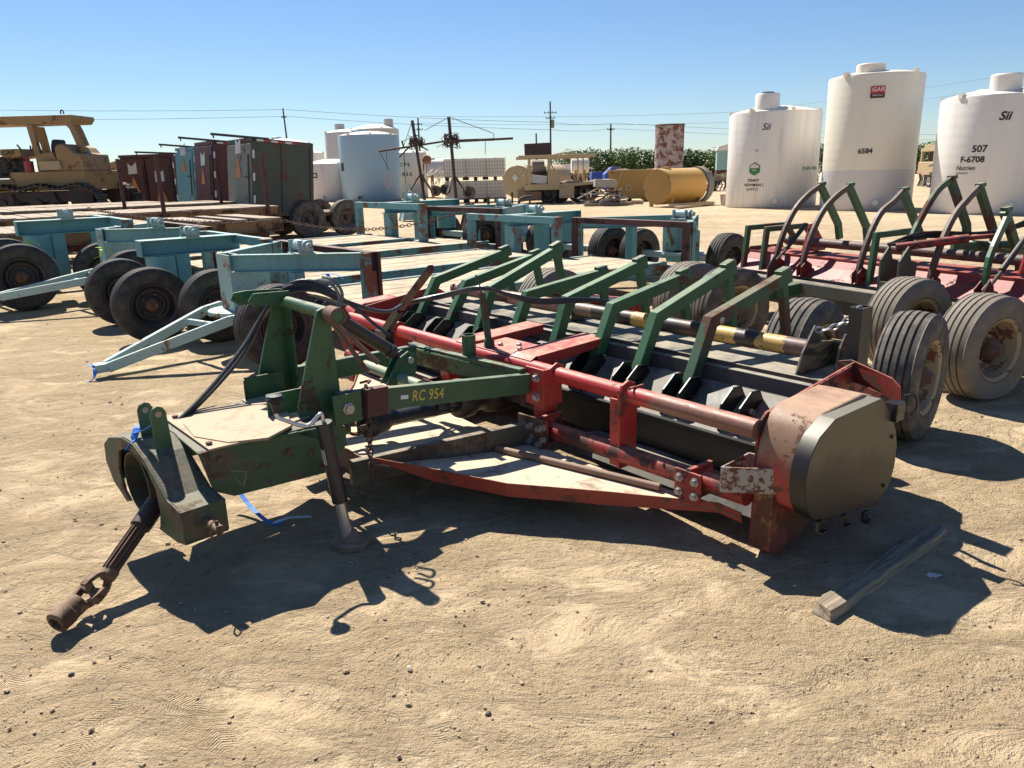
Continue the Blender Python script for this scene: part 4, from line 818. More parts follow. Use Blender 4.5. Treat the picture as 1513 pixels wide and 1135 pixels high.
    if ton:
        tx,ty,tz=tongue_tip
        for e in (-1,1):
            a=mm(); a.sweep([(e*.45,-.22,.42),(e*.36,-.42,.40),(tx+e*.05,ty,tz)],.05,.085); a.build('tongue_bar',TEALW,t,.004)
        a=mm(); a.beam((-.27,-.52,.36),(.24,-.60,.34),.04,.05); a.build('tongue_brace',TEALW,t,.004); a=mm(); a.b2((tx-.06,ty-.10,tz-.035),(tx+.06,ty+.02,tz+.035)); a.build('tongue_tip',TEALW,t,.004)
    return t
trA=trailer('A',5.42,-.02,1.0,'turquoise trailer nearest the green mast, pale tongue with blue ribbon resting on the dirt')
trB=trailer('B',7.35,-.26,1.04,'turquoise trailer whose big black wheel faces the camera, second from the mower',False)
trC=trailer('A',9.6,-.2,1.08,'third turquoise trailer from the mower, box nose wrapped in lime ribbon',True,tongue_tip=(0,-1.42,.26))
trD=trailer('B',10.95,-.93,1.18,'farthest left turquoise trailer, lime ribbon hanging over its black wheel',True,tongue_tip=(0,-1.6,.35))
# ribbons tied to the trailers
def rib(p,label,mat,r=.07):
    a=MB(); p=V(p); a.sweep(spline([p,p+V((.03,-.05,-.04)),p+V((.02,-.08,-.10)),p+V((-.05,-.1,-.13))]),.03,.003); a.sweep(spline([p+V((-.05,-.02,.0)),p,p+V((.09,.02,-.02)),p+V((.14,.03,-.06))]),.035,.003); o=a.build('ribbon',mat); tag(o,label,'ribbon'); return o
def yp(s,b,z): return (*yard(s,b),z)
rib(yp(5.42,-1.5,.12),'blue ribbon tied round the tip of the nearest turquoise tongue',BLUEP)
rib(yp(9.45,-.56,.80),'lime ribbon tied on the box nose of the third turquoise trailer',YELR)
rib(yp(10.75,-1.2,.86),'lime ribbon dangling above the far left black wheel',YELR)
rib(yp(4.9,.45,.74),'blue ribbon blowing under the near trailer gantry',BLUEP)
# long chain slung across the trailers
a=MB(); A1=S(130,308,14.6); A2=S(420,326,13.0); A3=S(470,330,12.6); A4=S(690,310,12.2)
chain(a,catenary(A1,A2,.12,12)+catenary(A2,A4,.22,14)[1:],.085,.007,.045); tag(a.build('slung_chain',RUSTM,None,0,True),'long rusty chain slung across the turquoise trailers','chain')
# red box with chains behind the mower arms
t=thing('tool_tray','small red steel tray heaped with loose chain behind the green mower arms','tool tray',(*yard(3.25,2.35),0),YAW+.2); t.scale=(.75,.75,.85)
a=MB(); a.box((0,0,.42),(.9,.03,.18)); a.box((0,.4,.42),(.9,.03,.18)); a.box((-.45,.2,.42),(.03,.4,.18)); a.box((.45,.2,.42),(.03,.4,.18)); a.box((0,.2,.35),(.9,.4,.02)); a.box((0,.2,.17),(.5,.3,.34)); a.build('tray',REDP,t,.004)
a=MB(); random.seed(5)
for k in range(7): 
    P=[V((random.uniform(-.4,.4),random.uniform(.03,.37),.44+random.uniform(0,.07))) for _ in range(4)]; chain(a,spline(P,4),.05,.006,.03)
a.build('chain_heap',ZINC,t,0,True)
text('red_tray_text','1000903',.11,YEL,t,lambda x,y:(x,-.018,.42+y),.002)
# ================================================================ TANKS
def poly_mat(name,base,grime=.4,band=None,bands=False,trans=.0,bc=None):
    m,nt,b=nm(name); k=N(nt); co=k.obj(); sx=k.n('ShaderNodeSeparateXYZ'); k.l(co,sx.inputs[0])
    st=k.noise(k.scaled(co,(1.6,1.6,.18)),1.5,6,.65,.2); sp=k.noise(co,1.3,6,.7,.5)
    c=k.mix(k.m('MULTIPLY',k.ramp(st,.46,.74),grime),base,(.36,.29,.26)); c=k.mix(k.m('MULTIPLY',k.ramp(sp,.58,.72),grime*.6),c,(.42,.33,.27))
    if band is not None: c=k.mix(k.m('MULTIPLY',k.ramp(sx.outputs[2],band+.02,band-.02),.8),c,bc or (.50,.52,.60))
    foot=k.ramp(k.m('ADD',sx.outputs[2],k.m('MULTIPLY',sp,.5)),.55,.15); c=k.mix(k.m('MULTIPLY',foot,.5),c,(.42,.33,.24))
    k.l(c,b.inputs['Base Color']); b.inputs['Roughness'].default_value=.45; b.inputs['Subsurface Weight'].default_value=trans; b.inputs['Subsurface Radius'].default_value=(.4,.35,.28); b.inputs['Subsurface Scale'].default_value=.5
    wv=k.m('SINE',k.m('MULTIPLY',sx.outputs[2],22)); k.bump(k.m('ADD',k.m('MULTIPLY',wv,.15),k.m('MULTIPLY',sp,.4)),.25,.02,b); return m
WPOLY=poly_mat('white_poly',(.72,.69,.65),.38); WPOLY2=poly_mat('cream_poly',(.71,.67,.57),.10,1.36,bc=(.50,.50,.54)); WPOLY3=poly_mat('clean_poly',(.72,.69,.65),.22)
BPOLY=poly_mat('blue_poly',(.27,.40,.50),.1); GPOLY=poly_mat('green_poly',(.25,.42,.40),.1); DOME=plain('dome_cream',(.72,.68,.57),.5,0,.08,2)
INK=plain('black_stencil',(.02,.02,.022),.6)
def vtank(label,uL,uR,vtop,D,mat,dome=.09,man=(-.35,-.2),manr=.2,manh=.22,lid=False,ribn=4,taper=0.0,name='poly_tank',group='upright poly tanks',top=None,dm=None):
    v0=vtop+30
    l=S(uL,v0,D); r_=S(uR,v0,D); rad=(r_.x-l.x)/2*.985; cx=(l.x+r_.x)/2; h=S((uL+uR)/2,vtop,D).z
    t=thing(name,label,'tank',(cx,D+rad*.25,0),0,group)
    a=MB(); n=48; prof=[(rad*.97,0),(rad,.08),(rad*(1.0),h*.5),(rad*(1+taper),h-.06),(rad*(1+taper)-.02,h)]
    a.lathe(prof[:],(0,0,0),(0,0,1),n); a.build('shell',mat,t,0,True)
    R1=rad*(1+taper)-.02; a=MB(); pr=[(R1,h)]
    for i in range(1,9): q=i/8; pr.append((R1*(1-q)**1.0,h+dome*2*rad*(1-(1-q)**2)))
    a.lathe(pr,(0,0,0),(0,0,1),n); 
    for k in range(ribn):
        an=2*math.pi*(k+.3)/ribn; e=V((math.cos(an),math.sin(an),0)); a.beam(e*R1*.99+V((0,0,h)),e*R1*.5+V((0,0,h+dome*2*rad*.76)),.12,.06); 
        a.box(tuple(e*R1*.985+V((0,0,h+.03))),(.14,.14,.14),Matrix.Rotation(an,3,'Z'))
    a.build('dome',dm or DOME,t,0,True)
    mx,my=man[0]*rad,man[1]*rad; zz=h+dome*2*rad*(1-(math.hypot(*man))**2)-.22
    a=MB(); a.lathe([(manr*rad,0),(manr*rad,manh*rad*1.6),(manr*rad*.93,manh*rad*1.7),(0,manh*rad*1.72)],(mx,my,zz),(0,0,1),28); mw=a.build('manway',mat,t,0,True)
    if lid: a=MB(); a.lathe([(manr*rad*.5,0),(manr*rad*.5,.05),(0,.07)],(mx,my,zz+manh*rad*1.72),(0,0,1),20); a.build('lid',BLACKP,mw,0,True)
    def cyl(x0,z0,off=.006):      # map text onto the shell: x0 metres round from the camera-facing line
        return lambda x,y:((rad*(1+taper*0)+off)*math.sin((x+x0)/rad),-(rad+off)*math.cos((x+x0)/rad),z0+y)
    # bottom outlet
    a=MB(); a.tube([(-.25*rad,-rad*.97+.02,.28),(-.25*rad,-rad*.97-.16,.28)],.06,12); a.lathe([(.1,0),(.1,.03),(0,.03)],(-.25*rad,-rad*.97-.12,.28),(0,-1,0),14); a.build('outlet',WPOLY3 if mat is not BPOLY else GREASE,t,0,True)
    return t,rad,h,cyl
t,rad,h,cy=vtank('wide stained white tank with a green hexagon badge, left of the big three',1083,1216,166,31,WPOLY,man=(-.36,-.5),manr=.26,manh=.24,lid=True,dome=.075,ribn=7)
k1=rad
text('tank_marking','Sii',.34,INK,t,cy(-.50*k1,h-.58),.004,.25); text('tank_marking','TENNY',.15,INK,t,cy(-.72*k1,1.05),.003); text('tank_marking','NEWMAN L',.15,INK,t,cy(-.70*k1,.88),.003); text('tank_marking','OPTTO',.15,INK,t,cy(-.74*k1,.71),.001)
text('tank_marking','PLAN / HIVA',.17,plain('green_stencil',(.02,.16,.06),.6),t,cy(.62*k1,1.45),.003,.2); text('tank_marking','2D',.11,plain('blue_stencil',(.03,.05,.3),.6),t,cy(-.67*k1,2.15))
def patchp(cyf,pts,mat,name,par,off=0):
    a=MB(); P=[cyf(pts[i][0]+(pts[(i+1)%len(pts)][0]-pts[i][0])*q/6,pts[i][1]+(pts[(i+1)%len(pts)][1]-pts[i][1])*q/6) for i in range(len(pts)) for q in range(6)]; P=[V(p) for p in P]; c=V(cyf(sum(x for x,y in pts)/len(pts),sum(y for x,y in pts)/len(pts))); n=len(P); a.add(P+[c],[(i,(i+1)%n,n) for i in range(n)]); return a.build(name,mat,par)
hexa=lambda r:[(r*math.sin(R(60*i)),r*1.02*math.cos(R(60*i))) for i in range(6)]
patchp(cy(-.70*k1,1.48,.008),hexa(.24),INK,'hexagon_badge',t); patchp(cy(-.70*k1,1.48,.012),hexa(.205),plain('badge_white',(.6,.6,.58),.5),'badge_face',t)
patchp(cy(-.70*k1,1.42,.016),[(-.2,.09),(.2,.09),(.19,-.08),(0,-.19),(-.19,-.08)],plain('badge_green',(.03,.20,.05),.5),'badge_panel',t)
text('badge_text','SEED',.075,plain('badge_white',(.6,.6,.58),.5),t,cy(-.70*k1,1.43,.022),.002)
t,rad,h,cy=vtank('tall cream tank with a red sign near its top and grey lower third',1234,1366,112,27.5,WPOLY2,man=(-.35,-.45),manr=.30,manh=.17,dome=.06,ribn=4,taper=.012)
RS=plain('red_sign',(.45,.02,.03),.5)
patchp(cy(-.38*rad,h-.62,.05),[(-.21,-.02),(.21,-.02),(.21,.2),(-.21,.2)],RS,'red_sign',t); patchp(cy(-.38*rad,h-.62,.05),[(-.21,-.17),(.21,-.17),(.21,-.02),(-.21,-.02)],plain('sign_dark',(.05,.02,.03),.5),'sign_strip',t)
text('sign_text','GAR',.18,plain('badge_white',(.6,.6,.58),.5),t,cy(-.38*rad,h-.53,.075),.003,.15); text('sign_text','RENTALS',.07,plain('badge_white',(.6,.6,.58),.5),t,cy(-.38*rad,h-.71,.075),.001)
text('tank_marking','6584',.23,INK,t,cy(-.52*rad,1.97),.008)
t,rad,h,cy=vtank('white tank at the right edge with 507 stencilled on it',1408,1572,142,24,WPOLY3,man=(-.28,-.5),manr=.25,manh=.22,dome=.08,lid=False,ribn=6)
text('tank_marking','Sii',.33,INK,t,cy(-.48*rad,h-.62),.01,.25); text('tank_marking','507',.27,INK,t,cy(-.80*rad,1.90),.008); text('tank_marking','F-6708',.24,INK,t,cy(-.90*rad,1.60),.008); text('tank_marking','Nutrien',.17,INK,t,cy(-1.0*rad,1.36),.003,.2); text('tank_marking','Ag Solutions',.07,INK,t,cy(-1.05*rad,1.22),.001)
vtank('white tank mostly hidden behind the tall cream tank',1216,1300,255,36,WPOLY3,ribn=4)
t,rad,h,cy=vtank('pale blue tank in front of the far left tank cluster',499,589,200,52,BPOLY,man=(-.3,-.1),manr=.24,manh=.10,dome=.07,ribn=8)
patchp(cy(-.97*rad,h*.53,.02),[(-.2,-.25),(.2,-.25),(.2,.25),(-.2,.25)],INK,'gauge_plate',t)
vtank('tall grey white tank behind the pale blue tank on its left',480,548,196,60,poly_mat('grey_poly',(.5,.48,.46),.3),man=(-.35,.1),manr=.22,dome=.08)
vtank('tall grey white tank behind the pale blue tank on its right',517,590,191,66,poly_mat('warm_poly',(.55,.50,.44),.2),man=(.6,0),manr=.2,dome=.1)
vtank('pale green tank with a cream dome behind the green box trailer',377,458,212,64,GPOLY,man=(-.2,0),manr=.18,manh=.1,dome=.09)
t,rad,h,cy=vtank('squat white tank with a small black square decal',452,530,242,54,poly_mat('pinkish_poly',(.62,.57,.54),.4),man=(0,.2),manr=.15,manh=.05,dome=.09)
patchp(cy(-.5*rad,h-.75,.02),[(-.18,-.16),(.18,-.16),(.18,.16),(-.18,.16)],INK,'decal',t); patchp(cy(-.5*rad,h-.75,.035),[(-.1,-.08),(.1,-.08),(.1,.08),(-.1,.08)],plain('badge_white',(.6,.6,.58),.5),'decal_centre',t)
vtank('low white tank partly behind the squat tank with the black decal',438,480,226,62,WPOLY3,dome=.08)
t,rad,h,cy=vtank('cream tank stencilled CPS 3020 right of the pale blue tank',572,631,226,57,poly_mat('cream_poly_b',(.62,.58,.5),.15,1.0,bc=(.42,.45,.48)),man=(0,.2),manr=.15,manh=.05,dome=.06)
text('tank_marking','C P S',.33,INK,t,cy(-.02*rad,2.3),.012); text('tank_marking','3 0 2 0',.33,INK,t,cy(-.0*rad,1.65),.012)
# rusty steel stack
a0=S(968,215,58); a1=S(1010,215,58); rr_=(a1.x-a0.x)/2; hz=S(990,184,58).z
t=thing('steel_tank','upright rust streaked steel tank rising in front of the orchard','tank',((a0.x+a1.x)/2,58,0))
a=MB(); a.lathe([(rr_*.97,0),(rr_,hz*.5),(rr_,hz),(rr_*.93,hz),(rr_*.9,hz-.3),(0,hz-.3)],(0,0,0),(0,0,1),36); a.build('shell',paint('peeling_white_steel',(.40,.34,.31),.62,.2,.7,2.2,.15,rustc=(.14,.05,.035),streak=.9,chip=1),t,0,True)
a=MB(); a.lathe([(rr_+.02,hz-.1),(rr_+.05,hz-.06),(rr_+.02,hz)],(0,0,0),(0,0,1),36,True); a.build('rim_band',RUSTM,t,0,True)
# ================================================================ horizontal yellow tanks
OCH=paint('ochre_paint',(.52,.28,.05),.25,.5,.5,1.2,.15,rustc=(.12,.05,.02),dustc=(.5,.4,.25),chip=.3); OCHD=paint('dark_ochre_paint',(.34,.20,.05),.35,.3,.6,1.2,.2,rustc=(.1,.05,.03)); TANM=paint('desert_tan_paint',(.42,.32,.18),.3,.5,.6,1.4,.15,rustc=(.13,.06,.03),dustc=(.5,.4,.27)); GREYS=paint('grey_steel',(.16,.15,.13),.3,.5,.6,2,.2)
def htank(label,p,r,L,yaw,mats,z=None):
    t=thing('fuel_tank',label,'tank',(p[0],p[1],0),yaw); z=z or r+.25
    a=MB(); a.lathe([(0,-.08),(r*.7,-.07),(r-.02,-.02),(r,0),(r,L),(r-.02,L+.02),(r*.7,L+.07),(0,L+.08)],(0,0,z),(1,0,0),36); a.build('shell',mats[0],t,0,True)
    a=MB(); a.lathe([(0,0),(r*.985,0),(r*.985,.02)],(-.09,0,z),(1,0,0),36); e=a.build('end_plate',mats[1],t,0,True)
    a=MB(); a.lathe([(.15,-.05),(.15,.02),(.1,.02),(.1,-.01),(0,-.01)],(-.05,.1,z-r*.55),(-1,0,0),16); a.build('port',GREASE,e,0,True)
    for x in (.25,L-.3):
        a=MB(); a.box((x,0,z-r*.8),(.12,r*1.6,.25)); 
        for y in (-r*.75,r*.75): a.box((x,y,(z-r*.7)/2),(.12,.12,z-r*.7))
        a.build('saddle',OCHD,t)
    a=MB(); a.lathe([(.2,0),(.2,.08),(0,.1)],(L*.2,0,z+r-.02),(0,0,1),16); a.build('filler_cap',mats[1],t,0,True)
    return t
p=S(982,288,38); yt=htank('ochre cylindrical tank lying on its side, nearest of the yellow tanks',(S(985,290,33).x-.35,33.2),.745,2.35,R(38),(OCH,OCHD),z=.84)
a=MB(); 
a.lathe([(.72,2.45),(.80,2.47),(.80,2.8),(.72,2.82)],(0,0,.84),(1,0,0),32,True); a.build('hose_reel',GREYS,yt,0,True)
a=MB(); a.box((1.0,-1.05,.1),(2.4,.5,.12)); a.box((.2,-1.5,.06),(2.1,.2,.08),Matrix.Rotation(.2,3,'Z')); a.build('skid_timber',TANM,yt)
p=S(905,284,41); t=thing('hopper_tank','ochre tank with a tapered brown hopper front left of the nearest yellow tank','tank',(S(915,284,40).x+.3,40,-.42),R(4))
a=MB(); a.prism([(0,-.9,.95),(.05,-.9,2.35),(.3,-.9,2.75),(.8,-.9,2.95),(1.3,-.9,2.8),(1.6,-.9,2.35),(1.6,-.9,2.3),(.0,-.9,2.3)][:0] or [(-.95,0,1.95),(1.35,0,1.95),(.95,0,.55),(-.25,0,.55)],(0,.08,0)); a.build('hopper_plate',OCHD,t,.01)
a=MB(); a.lathe([(0,0),(.76,.02),(.79,.1),(.79,1.4),(0,1.5)],(1.15,.15,1.22),(.55,.83,0),32); a.build('shell',OCH,t,0,True)
a=MB(); a.lathe([(0,0),(.60,.02),(.62,.1),(.62,1.3),(0,1.4)],(-.25,.35,1.42),(.45,.9,0),28); a.build('rear_drum',OCHD,t,0,True)
a=MB(); 
for x in (-.7,.2,1.1,1.5): a.box((x,.3,.5),(.09,.09,1.0))
a.beam((-.8,-.05,.3),(-.2,-.08,1.95),.06,.06); a.beam((-.95,-.06,1.97),(1.4,-.06,1.97),.06,.06); a.build('stand',TANM,t)
a=MB(); a.lathe([(.17,0),(.17,.03),(.1,.03),(.1,0)],(.15,-.05,1.1),(0,-1,0),16,True); a.build('port',TANM,t)
for x in (-.25,.35): wheel(t,(x,.6,.69),.54,.22,TYD,RIMD)
# yellow far drum left of truck
# ================================================================ tan service truck
p=S(752,292,40); t=thing('service_truck','desert tan service truck with an overhead boom beam, side tank and open deck','truck',(p.x,40.2,0),R(3))
k=40/1120*.963; kv=40/1120*.9275
def tx(u): return (u-752)*k
def tz(v): return 1.6+(253.5-v)*kv
a=MB(); a.lathe([(0,-.05),(.78,-.04),(.82,0),(.82,4.2),(0,4.25)],(tx(763),.2,tz(268)),(.62,.78,0),30); a.build('side_tank',TANM,t,0,True)
a=MB(); d=.2; s_=V((tx(763)-.03,.12,tz(262))); a.add([s_+V((0,0,d)),s_+V((d*.78,-d*.6,0)),s_+V((0,0,-d)),s_+V((-d*.78,d*.6,0))],[(0,1,2,3)]); a.build('placard',plain('badge_white',(.6,.6,.58),.5),t)
a=MB(); a.b2((tx(775),-.6,tz(281)),(tx(827),1.2,tz(272))); a.b2((tx(810),-.62,tz(281)),(tx(826),1.2,tz(252))); a.b2((tx(773),-.55,tz(275)),(tx(783),1.2,tz(258))); a.build('cab_frame',TANM,t,.02)
a=MB(); a.b2((tx(768),-.3,tz(297)),(tx(800),.8,tz(283))); a.b2((tx(765),-.4,tz(297)),(tx(776),-.2,tz(280))); a.build('lower_body',paint('dark_tan',(.2,.13,.08),.4,.4,.6,2,.2),t,.02)
a=MB(); a.b2((tx(766),-.7,tz(234)),(tx(880),-.45,tz(229.5))); a.b2((tx(766),1.0,tz(235)),(tx(880),1.2,tz(230.5))); a.box(((tx(820)+tx(850))/2,.2,tz(227)),(1.0,1.2,.06),Matrix.Rotation(-.12,3,'Y')); a.build('boom_beam',TANM,t,.015)
a=MB(); 
for u in (782,811): a.b2((tx(u)-.07,-.65,tz(275)),(tx(u)+.07,-.5,tz(234)))
for u in (860,868): a.b2((tx(u)-.035,.9,tz(268)),(tx(u)+.035,1.0,tz(232)))
a.beam((tx(776),-.5,tz(258)),(tx(782),-.5,tz(240)),.06,.06); a.beam((tx(812),-.5,tz(240)),(tx(823),-.5,tz(258)),.06,.06); a.build('mast_post',TANM,t,.01)
a=MB(); a.box((tx(797),.1,tz(220)),(1.38,.06,.56),Matrix.Rotation(-.03,3,'Y')); a.b2((tx(779),.15,tz(229)),(tx(815),.2,tz(227))); a.build('sign_board',plain('dark_brown_board',(.035,.018,.02),.6),t)
a=MB(); a.b2((tx(826),-.6,tz(294)),(tx(848),1.2,tz(275))); a.build('tool_box',TANM,t,.02)
a=MB(); a.beam((tx(825),.3,tz(275.5)),(tx(903),.3,tz(270)),1.8,.16,(0,1,0)); a.build('deck',TANM,t,.01)
a=MB(); pts_=[(tx(826),tz(274))]+[(tx(u),tz(272-3.5*math.sin((u-828)/42*math.pi)-random.random()*1.2)) for u in range(830,872,4)]+[(tx(872),tz(272))]; a.prism([(x,.2,z) for x,z in pts_],(0,1.3,0)); a.build('tarp',paint('grey_brown_tarp',(.3,.23,.17),.1,.7,.9,4,.4,bump=.5,chip=0),t,.03)
a=MB(); a.box((tx(796),-.35,tz(265)),(.85,.3,.42),Matrix.Rotation(.12,3,'Y')); a.build('white_crate',plain('crate_white',(.5,.48,.46),.6),t,.01)
a=MB(); a.b2((tx(783),.5,tz(272)),(tx(810),1.0,tz(246))); a.tube([(tx(788),.2,tz(246)),(tx(806),.2,tz(246))],.32,16); a.build('engine',GREYS,t,.02)
for (u,r) in ((811,.52),(830,.45),(857,.55),(872,.55)): wheel(t,(tx(u),-.1 if u<820 else .1,r),2*r,.35,TYD,RIMD,rz=R(90) if u>840 else R(60))
# pile of scrap irrigation pipe
p=S(893,303,35.5); random.seed(21)
t=thing('scrap_pile','heap of bent scrap pipe under a grey crate in front of the tan truck','scrap pile',(p.x,36,0))
for nm_,mt in (('scrap_pipe',GREYS),('scrap_bar',plain('pale_pipe',(.5,.45,.38),.5)),('scrap_angle',RUSTM)):
    a=MB()
    for i in range(16):
        x,y,z=random.uniform(-.8,.8),random.uniform(-.5,.5),random.uniform(.05,.65); an=random.uniform(0,3.14); l=random.uniform(.3,.8); ti=random.uniform(-.35,.5)
        a.tube([(x-math.cos(an)*l,y-math.sin(an)*l*.5,max(.05,z-ti*l)),(x+math.cos(an)*l*.8,y+math.sin(an)*l*.5,max(.05,z+ti*l))],random.uniform(.018,.045),6)
    a.build(nm_,mt,t,0,True)
a=MB(); a.box((.1,.1,1.0),(1.0,.7,.35),Matrix.Rotation(.05,3,'Y')); a.build('grey_crate',plain('crate_grey',(.30,.29,.26),.7),t,.02)
a=MB(); a.box((.2,-.3,.08),(2.2,.3,.12)); a.box((.6,.3,.08),(2.6,.2,.12)); a.build('timber',WOOD,t)
# blue bins
for (u0,u1,v0,v1,lab,D) in ((873,892,254,268,'low blue steel bin left of the sloped blue bin',60),(892,917,247,268,'blue bin with a slotted sloping dark top',58)):
    kk=D/1120; A_=S((u0+u1)/2,262,D); w_=(u1-u0)*kk; zt=S((u0+u1)/2,v0,D).z
    t=thing('blue_bin',lab,'bin',(A_.x,D,0)); BL=paint('blue_bin_paint',(.02,.07,.32),.15,.3,.5,2,.2)
    a=MB(); a.prism([(-w_/2,0,.2),(w_/2,0,.2),(w_/2,0,zt*.78),(w_/2*.7,0,zt),(-w_*.1,0,zt),(-w_/2,0,zt*.72)] if u0>880 else [(-w_/2,0,.2),(w_/2,0,.2),(w_/2,0,zt*.8),(w_/2,0,zt),(-w_/2*.95,0,zt),(-w_/2,0,zt*.7)],(0,1.4,0)); a.build('body',BL,t,.02)
    a=MB(); 
    for i in range(3): a.b2((-w_/2+.15+i*w_*.3,-.72,.9),(-w_/2+.2+i*w_*.3,-.70,zt*.75))
    a.build('rib',BL,t)
# ================================================================ spray boom masts
DK=paint('dark_boom_steel',(.03,.022,.02),.5,.3,.7,4,.3)
def mast(label,uB,vB,uT,vT,D,arms,wheels_,legs,reel,drops=()):
    b_=S(uB,vB,D); tp=S(uT,vT,D); t=thing('boom_mast',label,'boom mast',(b_.x,D,0),0,'boom masts'); o=V((b_.x,D,0))
    a=MB(); a.tube([(0,0,.2),tp-o],.085,10); a.build('pole',DK,t,0,True)
    for (ua,va,ub,vb,r) in arms:
        a=MB(); a.tube([S(ua,va,D-.3)-o,S(ub,vb,D+.3)-o],r,8); a.build('boom_arm',DK,t,0,True)
    a=MB()
    for (ua,va,ub,vb) in legs: a.beam(S(ua,va,D)-o,S(ub,vb,D-.8)-o,.09,.09); a.beam(S(ua,va,D)-o,S(ub,vb,D+.8)-o,.09,.09)
    a.build('leg',DK,t)
    for (u,v,r) in wheels_:
        c=S(u,v,D)-o; wheel(t,(c.x,c.y,max(r,c.z)),2*r,.25,TYM,RIMD,rz=R(65))
    c=S(*reel[:2],D)-o; a=MB(); 
    for q in (-.28,.28): a.lathe([(reel[2],0),(reel[2],.03),(0,.03)],c+V((q,0,0)),(1,.35,0),20)
    a.tube([c+V((-.28,0,0)),c+V((.28,0,0))],reel[2]*.55,12); random.seed(int(uB))
    for i in range(26):
        P=[c+V((random.uniform(-.5,.5),random.uniform(-.3,.3),random.uniform(-.45,.35))) for _ in range(3)]; a.tube(spline(P,3),.018,4)
    a.build('reel',paint('reel_rust',(.05,.04,.035),.4,.3,.7,4,.3),t,0,True)
    a=MB()
    for (ua,va,ub,vb) in drops: a.tube([S(ua,va,D)-o,S(ub,vb,D)-o],.016,4)
    if drops: a.build('stay_cable',DK,t)
    return t
mast('left boom mast with a tangled head, arm reaching before the pale blue tank',627,287,609,178,44,[(559,224,662,208,.055),(590,232,606,216,.05),(594,209,596,216,.05),(606,206,606,214,.05),(618,214,632,222,.04)],[(644,282,.30),(658,280,.30)],[(620,258,600,290),(622,258,640,285)],(615,209,.26),[(608,182,597,214),(595,209,608,203),(562,226,575,252),(571,225,572,250),(597,228,599,272)])
a=MB(); c=S(573,268,43.8); L_=[c+V((.14*math.cos(x)*1.0,0,.38*math.sin(x))) for x in [2*math.pi*i/20 for i in range(21)]]; a.tube(L_,.025,6,False); tag(a.build('hose_loop',plain('pink_hose',(.42,.22,.25),.6),None,0,True),'faded pink loop of hose hanging before the pale blue tank','hose')
mast('right boom mast with a round reel, long arm reaching over the white totes',674,287,663,173,41,[(655,210,758,204.5,.06),(677,208,730,206,.07)],[(693,284,.34)],[(669,262,661,286),(673,262,688,282)],(666,207,.30),[(662,174,627,193),(666,174,721,194),(721,194,728,197),(729,197,730,207),(676,212,676,221),(717,209,717,228),(662,208,645,218)])
# frame of old machine with drum between masts
t=thing('pipe_frame_implement','white tubular lattice frame with a rusty round head left of the totes','implement',(S(640,285,48).x,48,0)); o=V((S(640,285,48).x,48,0)); random.seed(9)
a=MB()
for i in range(34):
    u=random.uniform(625,658); v=random.uniform(252,274); a.tube([S(u,v,47+random.random()*2)-o,S(u+random.uniform(-9,9),v+random.uniform(-10,8),47+random.random()*2)-o],.03,5)
a.build('lattice',plain('pale_lattice',(.45,.42,.38),.6),t)
a=MB(); a.lathe([(.0,0),(.26,.02),(.28,.2),(.2,.4),(0,.42)],S(631,237,47.5)-o,(0,-1,.2),16); a.beam(S(626,240,48)-o,S(626,283,48)-o,.08,.08); a.beam(S(640,256,48)-o,S(640,283,48)-o,.08,.08); a.build('head',paint('orange_rust_head',(.25,.09,.04),.6,.4,.7,3,.3),t,.02)
p=S(645,242,54); htank('white horizontal tank behind the lattice frame',(p.x-.6,54),.62,1.6,0,(poly_mat('horiz_white',(.6,.57,.54),.25),WPOLY3),z=2.0)
# ================================================================ totes
def tote():
    t=thing('liquid_tote','','tote',(0,0,0),0,'caged liquid totes'); W_,D_,H_=1.22,1.02,1.16
    a=MB(); a.box((0,0,.66),(W_-.08,D_-.08,.92)); a.lathe([(.1,0),(.1,.05),(0,.06)],(0,0,1.12),(0,0,1),12); a.build('bottle',poly_mat('tote_poly',(.74,.71,.64),.2),t,.05)
    a=MB(); CG=.008
    for z in (.22,.40,.58,.76,.94,1.12):
        for y in (-D_/2,D_/2): a.b2((-W_/2,y-CG,z-CG),(W_/2,y+CG,z+CG))
        for x in (-W_/2,W_/2): a.b2((x-CG,-D_/2,z-CG),(x+CG,D_/2,z+CG))
    for i in range(9):
        x=-W_/2+W_*i/8
        for y in (-D_/2,D_/2): a.b2((x-CG,y-CG,.18),(x+CG,y+CG,1.12))
    for i in range(7):
        y=-D_/2+D_*i/6
        for x in (-W_/2,W_/2): a.b2((x-CG,y-CG,.18),(x+CG,y+CG,1.12))
    a.build('cage',plain('cage_steel',(.30,.30,.29),.5,.3),t)
    a=MB(); a.box((0,0,.165),(W_,D_,.03))
    for x in (-.5,0,.5): a.box((x,0,.08),(.18,D_,.14))
    a.build('pallet',plain('pallet_black',(.02,.02,.02),.7),t)
    return t
tt=None; LB=[['bottom tote of the left stack behind the boom mast','top tote of the left stack behind the boom mast'],['bottom tote of the middle stack','top tote of the middle stack'],['bottom tote of the right stack beside the tan truck','top tote of the right stack beside the tan truck']]
for i in range(3):
    for j in range(2):
        o=tt=tote() if tt is None else tt
        if i+j: o=copy_tree(tt)
        x0=S(674+29*i,270,45).x; o.location=(x0+.0,45+.1*i,.0+j*1.22); o.scale=(1.0,1,1.05); o['label']=LB[i][j]
